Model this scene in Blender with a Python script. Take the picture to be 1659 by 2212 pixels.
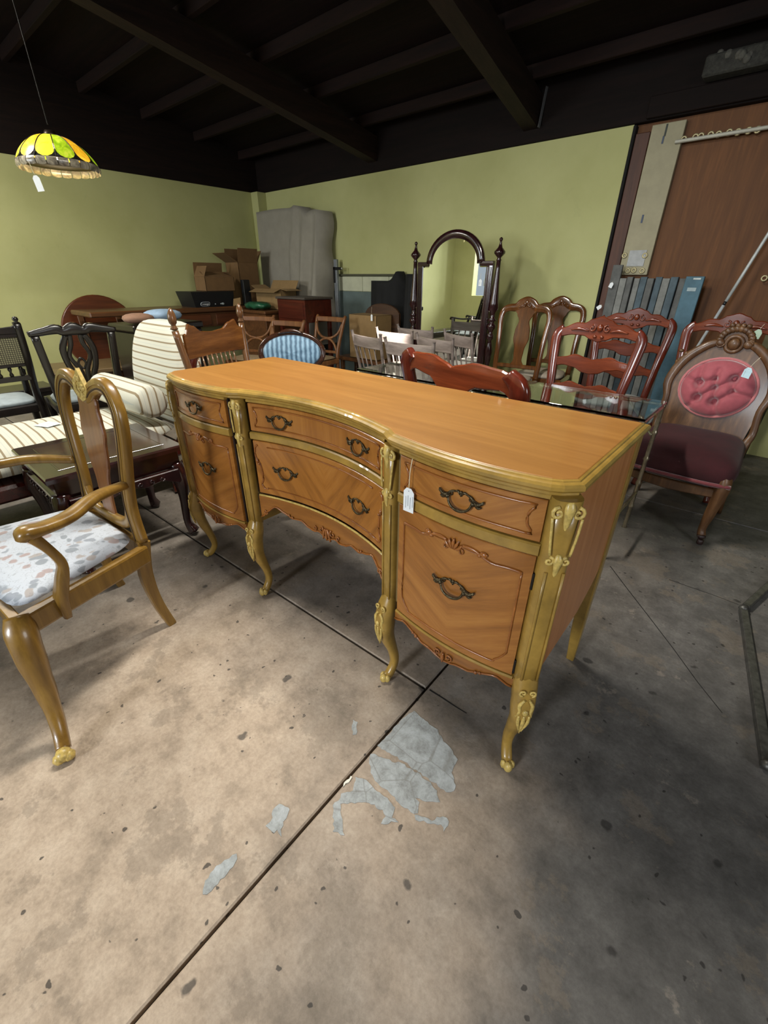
import bpy, math, random
import numpy as np
from mathutils import Vector as V, Matrix as MX

for o in list(bpy.data.objects): bpy.data.objects.remove(o)
S = bpy.context.scene
COL = S.collection
PI = math.pi
random.seed(7)

# ------------------------------------------------------------------ camera
FPX, CX, CY, CAMH = 930.0, 829.5, 1106.0, 1.24
NAD = (817.0, 2821.0); YAW = math.radians(41.0)
_p = math.atan2(FPX, NAD[1]-CY)
_fw = V((-math.sin(YAW)*math.cos(_p), math.cos(YAW)*math.cos(_p), -math.sin(_p)))
_r = V((math.cos(YAW), math.sin(YAW), 0)); _u = _r.cross(_fw)
_roll = math.atan2(NAD[0]-CX, NAD[1]-CY); _c, _s = math.cos(_roll), math.sin(_roll)
CR, CU, CF = _c*_r-_s*_u, _s*_r+_c*_u, _fw
cam = bpy.data.cameras.new('camera'); cam.sensor_fit = 'AUTO'; cam.sensor_width = 36.0
cam.lens = FPX/2212*36.0; cam.clip_start = 0.02
co = bpy.data.objects.new('camera', cam); COL.objects.link(co)
m3 = MX((CR, CU, -CF)).transposed()
co.matrix_world = MX.Translation((0, 0, CAMH)) @ m3.to_4x4()
S.camera = co
def ray(px, py): return (px-CX)/FPX*CR-(py-CY)/FPX*CU+CF
def proj(p):
    v = V(p)-V((0, 0, CAMH)); d = v.dot(CF); return CX+FPX*v.dot(CR)/d, CY-FPX*v.dot(CU)/d
def atz(px, py, z):
    d = ray(px, py); return V((0, 0, CAMH))+d*((z-CAMH)/d.z)
def aty(px, py, y):
    d = ray(px, py); return V((0, 0, CAMH))+d*(y/d.y)
def atx(px, py, x):
    d = ray(px, py); return V((0, 0, CAMH))+d*(x/d.x)

# ------------------------------------------------------------------ view + world + large lights
vs = S.view_settings; vs.view_transform = 'Standard'; vs.look = 'None'; vs.gamma = 1.0
vs.use_curve_mapping = False; vs.exposure = 0.0
S.display_settings.display_device = 'sRGB'
w = bpy.data.worlds.new('world'); S.world = w; w.use_nodes = True
w.node_tree.nodes['Background'].inputs[0].default_value = (.75, .87, 1, 1)
w.node_tree.nodes['Background'].inputs[1].default_value = .5
def area(name, loc, target, sx, sy, power, col):
    l = bpy.data.lights.new(name, 'AREA'); l.shape = 'RECTANGLE'; l.size = sx; l.size_y = sy
    l.energy = power; l.color = col
    o = bpy.data.objects.new(name, l); COL.objects.link(o); o.location = loc
    o.rotation_euler = (V(target)-V(loc)).to_track_quat('-Z', 'Y').to_euler()
    return o
# daylight standing in the wide doorway behind the photographer, and an added fill at the right wall
area('daylight_front_doorway', (-.72, -5.2, 2.3), (-.85, .6, .2), 1.0, 1.6, 255, (.90, .95, 1.0))
area('daylight_front_left_window', (-4.7, -3.9, 1.9), (-5.2, 1.5, .7), 1.4, 1.3, 140, (.92, .97, 1.0))
area('added_fill_right', (2.62, .2, 1.55), (-1.0, 1.0, .5), 1.1, 1.0, 30, (.93, .97, 1.0))  # added fill that brightens the sideboard's right end panel

# ------------------------------------------------------------------ mesh helpers
def lerp(a, b, t): return a+(b-a)*t
def smooth(t): t = max(0, min(1, t)); return t*t*(3-2*t)
def interp(x, xs, ys):
    if x <= xs[0]: return ys[0]
    for i in range(len(xs)-1):
        if x <= xs[i+1]: return lerp(ys[i], ys[i+1], (x-xs[i])/(xs[i+1]-xs[i]))
    return ys[-1]
def sinterp(x, xs, ys):
    if x <= xs[0]: return ys[0]
    for i in range(len(xs)-1):
        if x <= xs[i+1]: return lerp(ys[i], ys[i+1], smooth((x-xs[i])/(xs[i+1]-xs[i])))
    return ys[-1]
def catmull(pts, res, closed=False):
    pts = [V(p) for p in pts]; n = len(pts); out = []; par = []
    if n == 2 and not closed:
        for k in range(res+1): out.append(pts[0].lerp(pts[1], k/res)); par.append(k/res)
        return out, par
    segs = n if closed else n-1
    for i in range(segs):
        g = lambda j: pts[j % n] if closed else pts[max(0, min(n-1, j))]
        p0, p1, p2, p3 = g(i-1), g(i), g(i+1), g(i+2)
        for k in range(res):
            t = k/res
            out.append(.5*((2*p1)+(p2-p0)*t+(2*p0-5*p1+4*p2-p3)*t*t+(3*p1-p0-3*p2+p3)*t**3)); par.append(i+t)
    if not closed: out.append(pts[-1].copy()); par.append(n-1)
    return out, par
def val(w, t):
    if isinstance(w, (int, float)): return w
    i = int(math.floor(t)); i0 = min(i, len(w)-1); i1 = min(i+1, len(w)-1)
    return lerp(w[i0], w[i1], smooth(t-i) if i1 != i0 else 0)

class MB:
    def __init__(s): s.v = []; s.f = []; s.sm = []; s.X = None
    def add(s, vs, fs, sm=True):
        b = len(s.v)
        for p in vs:
            p = V(p)
            s.v.append(s.X @ p if s.X is not None else p)
        for f in fs: s.f.append([b+i for i in f]); s.sm.append(sm)
        return s
    def box(s, x0, x1, y0, y1, z0, z1, b=.003):
        b = min(b, (x1-x0)*.45, (y1-y0)*.45, (z1-z0)*.45)
        lo, hi = (x0, y0, z0), (x1, y1, z1); vs = []; idx = {}
        for c in range(8):
            sg = [(c >> k) & 1 for k in range(3)]
            for k in range(3):
                p = [(hi[j] if sg[j] else lo[j]) + (0 if j == k else (-b if sg[j] else b)) for j in range(3)]
                idx[(c, k)] = len(vs); vs.append(p)
        fs = []
        for k in range(3):
            a, d = [j for j in range(3) if j != k]
            for sd in (0, 1):
                q = [(0, 0), (1, 0), (1, 1), (0, 1)]
                f = [idx[((sd << k) | (m << a) | (n << d), k)] for m, n in q]; fs.append(f)
            for m in (0, 1):
                for n in (0, 1):
                    c0 = (m << a) | (n << d); c1 = c0 | (1 << k)
                    fs.append([idx[(c0, a)], idx[(c1, a)], idx[(c1, d)], idx[(c0, d)]])
        for c in range(8): fs.append([idx[(c, 0)], idx[(c, 1)], idx[(c, 2)]])
        return s.add(vs, fs, False)
    def cbox(s, c, sz, b=.003):
        return s.box(c[0]-sz[0]/2, c[0]+sz[0]/2, c[1]-sz[1]/2, c[1]+sz[1]/2, c[2]-sz[2]/2, c[2]+sz[2]/2, b)
    def loops(s, L, closed=False, caps=True, sm=True):
        n = len(L[0]); vs = [p for l in L for p in l]; fs = []
        m = len(L)
        for i in range(m if closed else m-1):
            a, b = i*n, ((i+1) % m)*n
            for j in range(n): fs.append([a+j, a+(j+1) % n, b+(j+1) % n, b+j])
        s.add(vs, fs, sm)
        if caps and not closed:
            s.add(L[0], [list(range(n))[::-1]], False); s.add(L[-1], [list(range(n))], False)
        return s
    def sweep(s, pts, w, h=None, up=(0, 0, 1), n=8, e=2.0, res=4, closed=False, caps=True, rot=0.0, sm=True):
        """tube along a smooth path; w, h half-sizes (scalar or one per point); e 2 round, >4 squarish"""
        if h is None: h = w
        P, T = catmull(pts, res, closed); L = []; m = len(P); up = V(up)
        for i in range(m):
            a = P[i-1] if (i > 0 or closed) else P[0]; b = P[(i+1) % m] if (i < m-1 or closed) else P[-1]
            t = (b-a).normalized(); sd = t.cross(up)
            if sd.length < 1e-4: sd = t.cross(V((1, 0, 0)) if abs(t.x) < .9 else V((0, 1, 0)))
            sd.normalize(); nm = sd.cross(t)
            ww, hh = val(w, T[i]), val(h, T[i]); l = []
            for k in range(n):
                an = 2*PI*(k+.5)/n+rot; c, q = math.cos(an), math.sin(an)
                c = math.copysign(abs(c)**(2/e), c); q = math.copysign(abs(q)**(2/e), q)
                l.append(P[i]+sd*(ww*c)+nm*(hh*q))
            L.append(l)
        return s.loops(L, closed, caps, sm)
    def bar(s, a, b, w, h=None, up=(0, 0, 1), e=8, n=8):
        return s.sweep([a, b], w, h, up, n, e, 1, sm=False)
    def lathe(s, prof, c=(0, 0, 0), seg=12, axis=(0, 0, 1), caps=True, flute=0, fd=.0):
        ax = V(axis).normalized(); q = V((0, 0, 1)).rotation_difference(ax); c = V(c); L = []
        for r, z in prof:
            L.append([c+q @ V(((r*(1-(fd if flute and k % 2 else 0)))*math.cos(2*PI*k/seg), (r*(1-(fd if flute and k % 2 else 0)))*math.sin(2*PI*k/seg), z)) for k in range(seg)])
        return s.loops(L, False, caps)
    def ball(s, c, r, seg=8, rings=6):
        rx, ry, rz = (r, r, r) if isinstance(r, (int, float)) else r; L = []
        for i in range(rings+1):
            th = PI*(i+.02*(1 if i == 0 else -1 if i == rings else 0))/rings
            L.append([V((c[0]+rx*math.sin(th)*math.cos(2*PI*k/seg), c[1]+ry*math.sin(th)*math.sin(2*PI*k/seg), c[2]+rz*math.cos(th))) for k in range(seg)])
        return s.loops(L[::-1], False, True)
    def cushion(s, c, r, e=3.0, seg=24, rings=12, f=None, ev=1.0):
        """superellipsoid pad; f(p) may bend each local point"""
        L = []
        sg = lambda v, q: math.copysign(abs(v)**q, v)
        for i in range(rings+1):
            th = -PI/2+PI*i/rings; ct, st = max(abs(math.cos(th)), .02), math.sin(th); l = []
            for k in range(seg):
                a = 2*PI*k/seg
                p = V((r[0]*ct**ev*sg(math.cos(a), 2/e), r[1]*ct**ev*sg(math.sin(a), 2/e), r[2]*sg(st, .8)))
                p = V(c)+(f(p) if f else p); l.append(p)
            L.append(l)
        return s.loops(L, False, True)
    def panel(s, xs, lo, hi, yf, th, b=.003):
        """board along x with edges lo(x), hi(x), front face at y = yf(x), thickness th behind it"""
        fn = lambda q, x: q(x) if callable(q) else q
        L = []
        for x in xs:
            l, h, y, t = fn(lo, x), fn(hi, x), fn(yf, x), fn(th, x); bb = min(b, (h-l)*.4, t*.4)
            L.append([V(p) for p in ((x, y+bb, l), (x, y, l+bb), (x, y, h-bb), (x, y+bb, h), (x, y+t-bb, h), (x, y+t, h-bb), (x, y+t, l+bb), (x, y+t-bb, l))])
        return s.loops(L, False, True, False)
    def vplate(s, zs, half, cx, yf, th, b=.003):
        """upright splat: at height z it spans cx(z)+-half(z)"""
        fn = lambda q, x: q(x) if callable(q) else q
        L = []
        for z in zs:
            a, c, y, t = fn(half, z), fn(cx, z), fn(yf, z), fn(th, z); bb = min(b, a*.4, t*.4)
            L.append([V(p) for p in ((c-a, y+bb, z), (c-a+bb, y, z), (c+a-bb, y, z), (c+a, y+bb, z), (c+a, y+t-bb, z), (c+a-bb, y+t, z), (c-a+bb, y+t, z), (c-a, y+t-bb, z))])
        return s.loops(L, False, True, False)
    def molded(s, outline, prof, sm=False):
        """plan outline (counter-clockwise) carried up through (inset, z) steps"""
        n = len(outline); P = [V((p[0], p[1], 0)) for p in outline]; N = []
        for i in range(n):
            a, b, c = P[i-1], P[i], P[(i+1) % n]
            d1 = (b-a).normalized(); d2 = (c-b).normalized()
            n1 = V((-d1.y, d1.x, 0)); n2 = V((-d2.y, d2.x, 0)); nn = n1+n2
            k = max(.4, nn.length/2); N.append(nn.normalized()/k)
        return s.loops([[P[i]+N[i]*ins+V((0, 0, z)) for i in range(n)] for ins, z in prof], False, True, sm)
    def prism(s, pts, ext, sm=False):
        """flat polygon of 3D points pushed along ext"""
        P = [V(p) for p in pts]; e = V(ext)
        return s.loops([P, [p+e for p in P]], False, True, sm)
    def volute(s, c, r, turns, th, plane='xz', hand=1, start=0.0, up=None, n=6):
        P = []; W = []
        N = max(8, int(turns*10))
        for k in range(N+1):
            t = k/N; rr = r*(1-.82*t); a = start+hand*turns*2*PI*t
            x, z = rr*math.cos(a), rr*math.sin(a)
            P.append(V(c)+(V((x, 0, z)) if plane == 'xz' else V((0, x, z)) if plane == 'yz' else V((x, z, 0))))
            W.append(th*(1-.3*t))
        return s.sweep(P, W, None, up or ((0, 1, 0) if plane == 'xz' else (1, 0, 0) if plane == 'yz' else (0, 0, 1)), n, 2, 1)
    def mesh(s, name):
        me = bpy.data.meshes.new(name); me.from_pydata([tuple(p) for p in s.v], [], s.f)
        me.polygons.foreach_set('use_smooth', s.sm); me.validate(); me.update()
        import bmesh
        bm = bmesh.new(); bm.from_mesh(me); bmesh.ops.remove_doubles(bm, verts=bm.verts, dist=1e-6)
        bmesh.ops.recalc_face_normals(bm, faces=bm.faces); bm.to_mesh(me); bm.free()
        return me
    def build(s, name, mat, parent=None, loc=None, rot=None):
        me = s.mesh(name); me.materials.append(mat)
        o = bpy.data.objects.new(name, me); COL.objects.link(o)
        if parent is not None: o.parent = parent
        if loc is not None: o.location = loc
        if rot is not None: o.rotation_euler = rot
        return o
def thing(name, label, cat, loc=(0, 0, 0), rotz=0, group=None):
    o = bpy.data.objects.new(name, None); COL.objects.link(o); o.empty_display_size = .1
    o.location = loc; o.rotation_euler = (0, 0, rotz); o['label'] = label; o['category'] = cat
    if group: o['group'] = group
    return o
def tag(o, label, cat, group=None):
    o['label'] = label; o['category'] = cat
    if group: o['group'] = group
    return o
def struct(o): o['kind'] = 'structure'; return o
def dup(root, loc, rotz, label, scale=None):
    r = root.copy(); COL.objects.link(r); r.location = loc; r.rotation_euler = (0, 0, rotz); r['label'] = label
    if scale: r.scale = scale
    for ch in list(root.children):
        c = ch.copy(); COL.objects.link(c); c.parent = r
        for g in list(ch.children):
            d = g.copy(); COL.objects.link(d); d.parent = c
    return r
def face(dx, dy): return math.atan2(dy, dx)+PI/2      # rotation that turns a thing built facing -y towards (dx, dy)
def frange(a, b, n): return [a+(b-a)*i/n for i in range(n+1)]

# ------------------------------------------------------------------ materials
def srgb(h):
    c = [int(h[i:i+2], 16)/255 for i in (0, 2, 4)]
    return tuple(x/12.92 if x <= .04045 else ((x+.055)/1.055)**2.4 for x in c)+(1,)
def newmat(name):
    m = bpy.data.materials.new(name); m.use_nodes = True; nt = m.node_tree
    return m, nt, nt.nodes['Principled BSDF']
def nd(nt, t, **k):
    n = nt.nodes.new(t)
    for a, b in k.items():
        if a in n.inputs: n.inputs[a].default_value = b
        else: setattr(n, a, b)
    return n
def ramp(nt, fac, stops):
    r = nt.nodes.new('ShaderNodeValToRGB'); e = r.color_ramp.elements
    while len(e) < len(stops): e.new(.5)
    for i, (p, c) in enumerate(stops): e[i].position = p; e[i].color = c
    nt.links.new(fac, r.inputs[0]); return r.outputs[0]
def mixc(nt, fac, a, b, mode='MIX'):
    m = nt.nodes.new('ShaderNodeMix'); m.data_type = 'RGBA'; m.blend_type = mode
    for sock, v in ((m.inputs[0], fac), (m.inputs[6], a), (m.inputs[7], b)):
        if hasattr(v, 'is_output'): nt.links.new(v, sock)
        else: sock.default_value = v
    return m.outputs[2]
def mth(nt, op, a, b=None, c=None, clamp=False):
    m = nt.nodes.new('ShaderNodeMath'); m.operation = op; m.use_clamp = clamp
    for i, v in enumerate((a, b, c)):
        if v is None: continue
        if hasattr(v, 'is_output'): nt.links.new(v, m.inputs[i])
        else: m.inputs[i].default_value = v
    return m.outputs[0]
def noise(nt, vec, scale, detail=4, rough=.6, dist=0.0):
    n = nd(nt, 'ShaderNodeTexNoise', Scale=scale, Detail=detail, Roughness=rough, Distortion=dist)
    if vec is not None: nt.links.new(vec, n.inputs['Vector'])
    return n.outputs['Fac']
def bumpto(nt, bs, h, strength, dist=.01):
    b = nd(nt, 'ShaderNodeBump', Strength=strength, Distance=dist)
    nt.links.new(h, b.inputs['Height']); nt.links.new(b.outputs[0], bs.inputs['Normal'])
def mapping(nt, sc, src='Object', rot=(0, 0, 0)):
    t = nt.nodes.new('ShaderNodeTexCoord'); m = nd(nt, 'ShaderNodeMapping', Scale=sc, Rotation=rot)
    nt.links.new(t.outputs[src], m.inputs[0]); return m.outputs[0]
def wood(name, dark, light, axis='x', rough=.32, coat=.25, fine=60, spec=.5, rot=(0, 0, 0), bump=.05, mid=None):
    m, nt, b = newmat(name); st = {'x': (1, 14, 14), 'y': (14, 1, 14), 'z': (14, 14, 1)}[axis]
    v = mapping(nt, st, 'Object', rot)
    a = noise(nt, v, 1.6, 5, .6, .6); f = noise(nt, v, fine/6, 3, .7)
    k = mth(nt, 'ADD', mth(nt, 'MULTIPLY', a, .72), mth(nt, 'MULTIPLY', f, .28))
    D, L = srgb(dark), srgb(light)
    c = ramp(nt, k, [(.30, D), (.52, srgb(mid) if mid else tuple(.5*(x+y) for x, y in zip(D, L))), (.70, L)])
    nt.links.new(c, b.inputs['Base Color']); b.inputs['Roughness'].default_value = rough
    b.inputs['Coat Weight'].default_value = coat; b.inputs['Coat Roughness'].default_value = .12
    b.inputs['Specular IOR Level'].default_value = spec
    bumpto(nt, b, f, bump, .004); return m
def plain(name, col, rough=.6, metal=0.0, var=.12, scale=30, coat=0.0, bump=.0, sheen=0.0):
    m, nt, b = newmat(name); c = srgb(col)
    n = noise(nt, mapping(nt, (1, 1, 1)), scale, 4, .65)
    o = ramp(nt, n, [(.3, tuple(x*(1-var) for x in c[:3])+(1,)), (.7, tuple(min(1, x*(1+var)) for x in c[:3])+(1,))])
    nt.links.new(o, b.inputs['Base Color']); b.inputs['Roughness'].default_value = rough
    b.inputs['Metallic'].default_value = metal; b.inputs['Coat Weight'].default_value = coat
    b.inputs['Sheen Weight'].default_value = sheen
    if bump: bumpto(nt, b, n, bump, .006)
    return m
# ------------------------------------------------------------------ the room
def floor_mat():
    m, nt, b = newmat('worn_painted_concrete'); g = nt.nodes.new('ShaderNodeNewGeometry'); pos = g.outputs['Position']
    sx = nt.nodes.new('ShaderNodeSeparateXYZ'); nt.links.new(pos, sx.inputs[0])
    big = noise(nt, pos, 1.4, 5, .55); med = noise(nt, pos, 9, 8, .68); fin = noise(nt, pos, 90, 5, .75)
    def sstep(v, a, b_):
        r_ = nd(nt, 'ShaderNodeMapRange', interpolation_type='SMOOTHSTEP'); r_.inputs['From Min'].default_value = a; r_.inputs['From Max'].default_value = b_; nt.links.new(v, r_.inputs['Value']); return r_.outputs['Result']
    # a tan paint film survives in front of the sideboard, left of the slab joint; elsewhere bare grey concrete
    x_, y_ = sx.outputs[0], sx.outputs[1]
    wob = mth(nt, 'MULTIPLY', mth(nt, 'SUBTRACT', big, .5), 1.3)
    xx = mth(nt, 'ADD', x_, wob); yy = mth(nt, 'ADD', y_, wob)
    tan = mth(nt, 'MULTIPLY', mth(nt, 'MULTIPLY', sstep(xx, .12, -.55), sstep(xx, -2.1, -1.2)), sstep(yy, 1.05, .45))
    tan = mth(nt, 'ADD', mth(nt, 'MULTIPLY', tan, .8), mth(nt, 'MULTIPLY', sstep(xx, .1, -.8), .2))
    grey = ramp(nt, med, [(.3, srgb('4c4a47')), (.5, srgb('5f5c59')), (.7, srgb('716e6a'))])
    tanc = ramp(nt, med, [(.28, srgb('8d7e6d')), (.48, srgb('b3a08c')), (.7, srgb('c6b4a0'))])
    c = mixc(nt, tan, grey, tanc)
    film = noise(nt, pos, 3.1, 9, .72)
    worn = ramp(nt, film, [(.545, (0, 0, 0, 1)), (.575, (1, 1, 1, 1))])
    c = mixc(nt, mth(nt, 'MULTIPLY', worn, .38), c, srgb('7c7062'))
    pale = ramp(nt, noise(nt, pos, 5.3, 9, .75), [(.60, (0, 0, 0, 1)), (.66, (1, 1, 1, 1))])
    c = mixc(nt, mth(nt, 'MULTIPLY', pale, .22), c, srgb('d0c0ae'))
    # dark oil drips
    nn = nd(nt, 'ShaderNodeTexNoise', Scale=16.0, Detail=4.0); nt.links.new(pos, nn.inputs['Vector'])
    sc = nt.nodes.new('ShaderNodeVectorMath'); sc.operation = 'SCALE'; sc.inputs['Scale'].default_value = .05; nt.links.new(nn.outputs['Color'], sc.inputs[0])
    off = nt.nodes.new('ShaderNodeVectorMath'); off.operation = 'ADD'; nt.links.new(pos, off.inputs[0]); nt.links.new(sc.outputs[0], off.inputs[1])
    for scale, thr, gain, sharp, amt, colr in ((4.5, .70, .42, 7, .45, '4a4743'), (13.0, .78, .7, 16, .75, '33312f'), (46.0, .86, 1.5, 18, .8, '2f2c2a')):
        vo = nd(nt, 'ShaderNodeTexVoronoi', Scale=scale); nt.links.new(off.outputs[0], vo.inputs['Vector'])
        rc = nt.nodes.new('ShaderNodeSeparateColor'); nt.links.new(vo.outputs['Color'], rc.inputs[0])
        sp_ = mth(nt, 'MULTIPLY', mth(nt, 'SUBTRACT', mth(nt, 'MULTIPLY', mth(nt, 'SUBTRACT', rc.outputs[0], thr), gain*1.6), vo.outputs['Distance']), sharp, clamp=True)
        c = mixc(nt, mth(nt, 'MULTIPLY', sp_, amt), c, srgb(colr))
    gr = ramp(nt, fin, [(.3, (.62, .6, .58, 1)), (.62, (1.08, 1.08, 1.08, 1))])
    c = mixc(nt, .55, c, gr, 'MULTIPLY')
    nt.links.new(c, b.inputs['Base Color']); b.inputs['Roughness'].default_value = .6
    b.inputs['Specular IOR Level'].default_value = .35
    bumpto(nt, b, mth(nt, 'ADD', mth(nt, 'MULTIPLY', worn, -.4), fin), .22, .003); return m
M_FLOOR = floor_mat()
M_JOINT = plain('joint_dirt_and_shadow', '1d1a18', .9)
def patch_mat():
    m, nt, b = newmat('grey_paint_residue'); v = mapping(nt, (1, 1, 1))
    n = noise(nt, v, 22, 8, .78, .3); cr = nd(nt, 'ShaderNodeTexVoronoi', Scale=9.0, feature='DISTANCE_TO_EDGE'); nt.links.new(v, cr.inputs['Vector'])
    c = ramp(nt, n, [(.3, srgb('70706d')), (.5, srgb('9da1a1')), (.7, srgb('b9bec1'))])
    c = mixc(nt, mth(nt, 'MULTIPLY', mth(nt, 'SUBTRACT', .02, cr.outputs['Distance']), 30, clamp=True), c, srgb('77756f'))
    nt.links.new(c, b.inputs['Base Color']); b.inputs['Roughness'].default_value = .7; bumpto(nt, b, n, .3, .002); return m
M_PATCH = patch_mat()
XL, XR, YB, YF = -6.24, 2.7, 4.45, -2.3
floor = MB().box(XL-.2, XR+.2, YF-.2, 4.8, -.16, -.02, 0).build('floor', M_JOINT); struct(floor)
TH = math.radians(1.9); JX, JY = -.553, .862
def grid(a, b): return V((JX+a*math.cos(TH)-b*math.sin(TH), JY+a*math.sin(TH)+b*math.cos(TH), 0))
ga = [-6.1, -3.05, 0, 3.6]; gb = [-3.4, 0, 2.1, 4.3]
for i in range(3):
    for j in range(3):
        e = .004; a0, a1, b0, b1 = ga[i]+e, ga[i+1]-e, gb[j]+e, gb[j+1]-e
        if i == 2 and j == 1: continue
        if i == 2 and j == 0: b1 = gb[2]-e
        o = [grid(a0, b0), grid(a1, b0), grid(a1, b1), grid(a0, b1)]
        MB().molded(o, [(0, -.06), (0, -.004), (.004, 0)]).build('concrete_slab', M_FLOOR, floor)
def crack_shadow_line(pts, w_=.0028):
    P = [atz(x, y, 0) for x, y in pts]; L = []
    for i, p in enumerate(P):
        d = (P[min(i+1, len(P)-1)]-P[max(i-1, 0)]).normalized(); n_ = V((-d.y, d.x, 0))*w_*(1-.6*i/len(P)); L.append([p+n_+V((0, 0, .0006)), p-n_+V((0, 0, .0006)), p-n_-V((0, 0, .002)), p+n_-V((0, 0, .002))])
    return MB().loops(L, False, True, False).build('crack_shadow_line', M_JOINT, floor)
crack_shadow_line([(928, 1490), (955, 1507), (985, 1527), (1008, 1541)])
crack_shadow_line([(1318, 1223), (1352, 1268), (1400, 1330), (1455, 1402), (1508, 1475), (1560, 1540)], .0022)
crack_shadow_line([(1445, 1252), (1490, 1268), (1540, 1285), (1595, 1306)], .002)  # shadow edge on the floor, drawn as a thin dark strip
def pix_patch(pts, name='paint_patch', mat=None, z=.0012, seedk=1):
    rnd = random.Random(seedk); P = [atz(400+x*.42194, 1480+y*.42194, 0) for x, y in pts]; out = []
    for i in range(len(P)):
        a, b = P[i], P[(i+1) % len(P)]; d = b-a; nrm = V((-d.y, d.x, 0)).normalized(); k = max(1, int(d.length/.008))
        for q in range(k):
            out.append(a+d*(q/k)+(nrm*rnd.uniform(-.0035, .0035)))
    L0 = [p+V((0, 0, -.001)) for p in out]; L1 = [p+V((0, 0, z)) for p in out]
    return MB().loops([L0, L1], False, True, False).build(name, mat or M_PATCH, floor)
for k, pts in enumerate([
    [(1170,135),(1210,165),(1250,200),(1290,230),(1330,300),(1360,330),(1390,380),(1380,420),(1362,450),(1385,530),(1350,555),(1230,470),(1110,385),(985,310),(1020,275),(1090,195)],
    [(950,350),(1060,390),(1110,400),(1230,480),(1290,540),(1305,600),(1230,600),(1182,575),(1195,600),(1190,660),(1120,630),(1060,560),(960,480),(942,400)],
    [(760,620),(800,560),(860,540),(872,470),(900,480),(940,500),(1020,570),(1080,630),(1060,675),(1090,695),(1005,712),(1030,670),(1010,640),(940,600),(850,600),(790,610),(800,690),(815,772),(762,750)],
    [(1175,660),(1260,690),(1320,670),(1350,700),(1325,750),(1310,712),(1240,705),(1180,690)],
    [(860,175),(885,190),(875,250),(860,255),(850,210)],
    [(450,640),(480,612),(540,640),(500,700),(490,780),(470,740),(450,765),(415,725),(440,700)],
    [(95,1070),(100,1000),(160,930),(225,885),(260,865),(268,890),(230,950),(150,1030),(110,1075)]]):
    pix_patch(pts, seedk=k)
tag(pix_patch([(805,520),(848,468),(856,474),(815,522)], 'plastic_sliver', plain('ivory_plastic', 'd9d6c8', .5), .004), 'x', 'x')
sl = bpy.data.objects['plastic_sliver']; sl.parent = None; tag(sl, 'ivory plastic sliver lying in the floor joint beside the grey paint', 'litter')

def green_mat():
    m, nt, b = newmat('lime_green_plaster'); g = nt.nodes.new('ShaderNodeNewGeometry'); pos = g.outputs['Position']
    n = noise(nt, pos, 1.3, 5, .6); f = noise(nt, pos, 40, 4, .7); d = noise(nt, pos, 5, 6, .7, .6)
    c = ramp(nt, n, [(.3, srgb('a9a970')), (.7, srgb('b8b881'))])
    c = mixc(nt, mth(nt, 'MULTIPLY', ramp(nt, d, [(.62, (0, 0, 0, 1)), (.8, (1, 1, 1, 1))]), .3), c, srgb('8b8c60'))
    nt.links.new(c, b.inputs['Base Color']); b.inputs['Roughness'].default_value = .75; bumpto(nt, b, f, .12, .004); return m
M_GREEN = green_mat()
M_DARKWOOD = wood('dark_roof_timber', '0c0706', '20130e', 'y', .75, 0, 40, .2, bump=.3)
M_DARKWOODX = wood('dark_roof_boards', '0b0605', '1d0f0e', 'x', .8, 0, 40, .15, bump=.3)
M_HEADER = wood('dark_header_board', '0b0706', '1b100d', 'x', .8, 0, 40, .2)
ZT = 2.275; DX0, DX1 = -1.385, -.03
wl = MB().box(XL-.2, XL, YF-.2, YB+.2, -.02, ZT, 0).build('wall_left', M_GREEN); struct(wl)
wb = MB().box(XL-.2, DX0, YB, YB+.2, -.02, ZT, 0).box(DX1, XR+.2, YB, YB+.2, -.02, ZT, 0).build('wall_back', M_GREEN); struct(wb)
wr = MB().box(XR, XR+.2, YF-.2, -.4, -.02, 3.6, 0).box(XR, XR+.2, .8, YB+.2, -.02, 3.6, 0).box(XR, XR+.2, -.4, .8, -.02, 1.0, 0).box(XR, XR+.2, -.4, .8, 2.1, 3.6, 0).build('wall_right', plain('smoky_brown_plaster', '5a4c3c', .85)); struct(wr)
wf = MB().box(XL-.2, -5.7, YF-.2, YF, -.02, 3.6, 0).box(-3.9, -1.28, YF-.2, YF, -.02, 3.6, 0).box(-5.7, -3.9, YF-.2, YF, -.02, .9, 0).box(-5.7, -3.9, YF-.2, YF, 2.5, 3.6, 0).box(-.1, XR+.2, YF-.2, YF, -.02, 3.6, 0).box(-1.28, -.1, YF-.2, YF, 2.6, 3.6, 0).build('wall_front_light_shaper', M_GREEN); struct(wf)  # unseen wall, door opening shaped to shade the right floor and the armchair
# pilaster in the far corner
MB().box(XL+.001, XL+.15, YB-.14, YB-.001, 0, ZT, .004).build('corner_pilaster', M_GREEN, wl)
# dark headers over the painted walls, gable filling up to the roof
MB().box(XL-.2, XR+.2, YB-.02, YB+.2, ZT+.002, 2.86, .004).build('header_board', M_HEADER, wb)
MB().prism([(XL+.01, YB, ZT+.002), (XL+.01, YF, ZT+.002), (XL+.01, YF, 3.75), (XL+.01, YB, 2.75)], (-.2, 0, 0)).build('gable_boards', M_DARKWOOD, wl)
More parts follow.
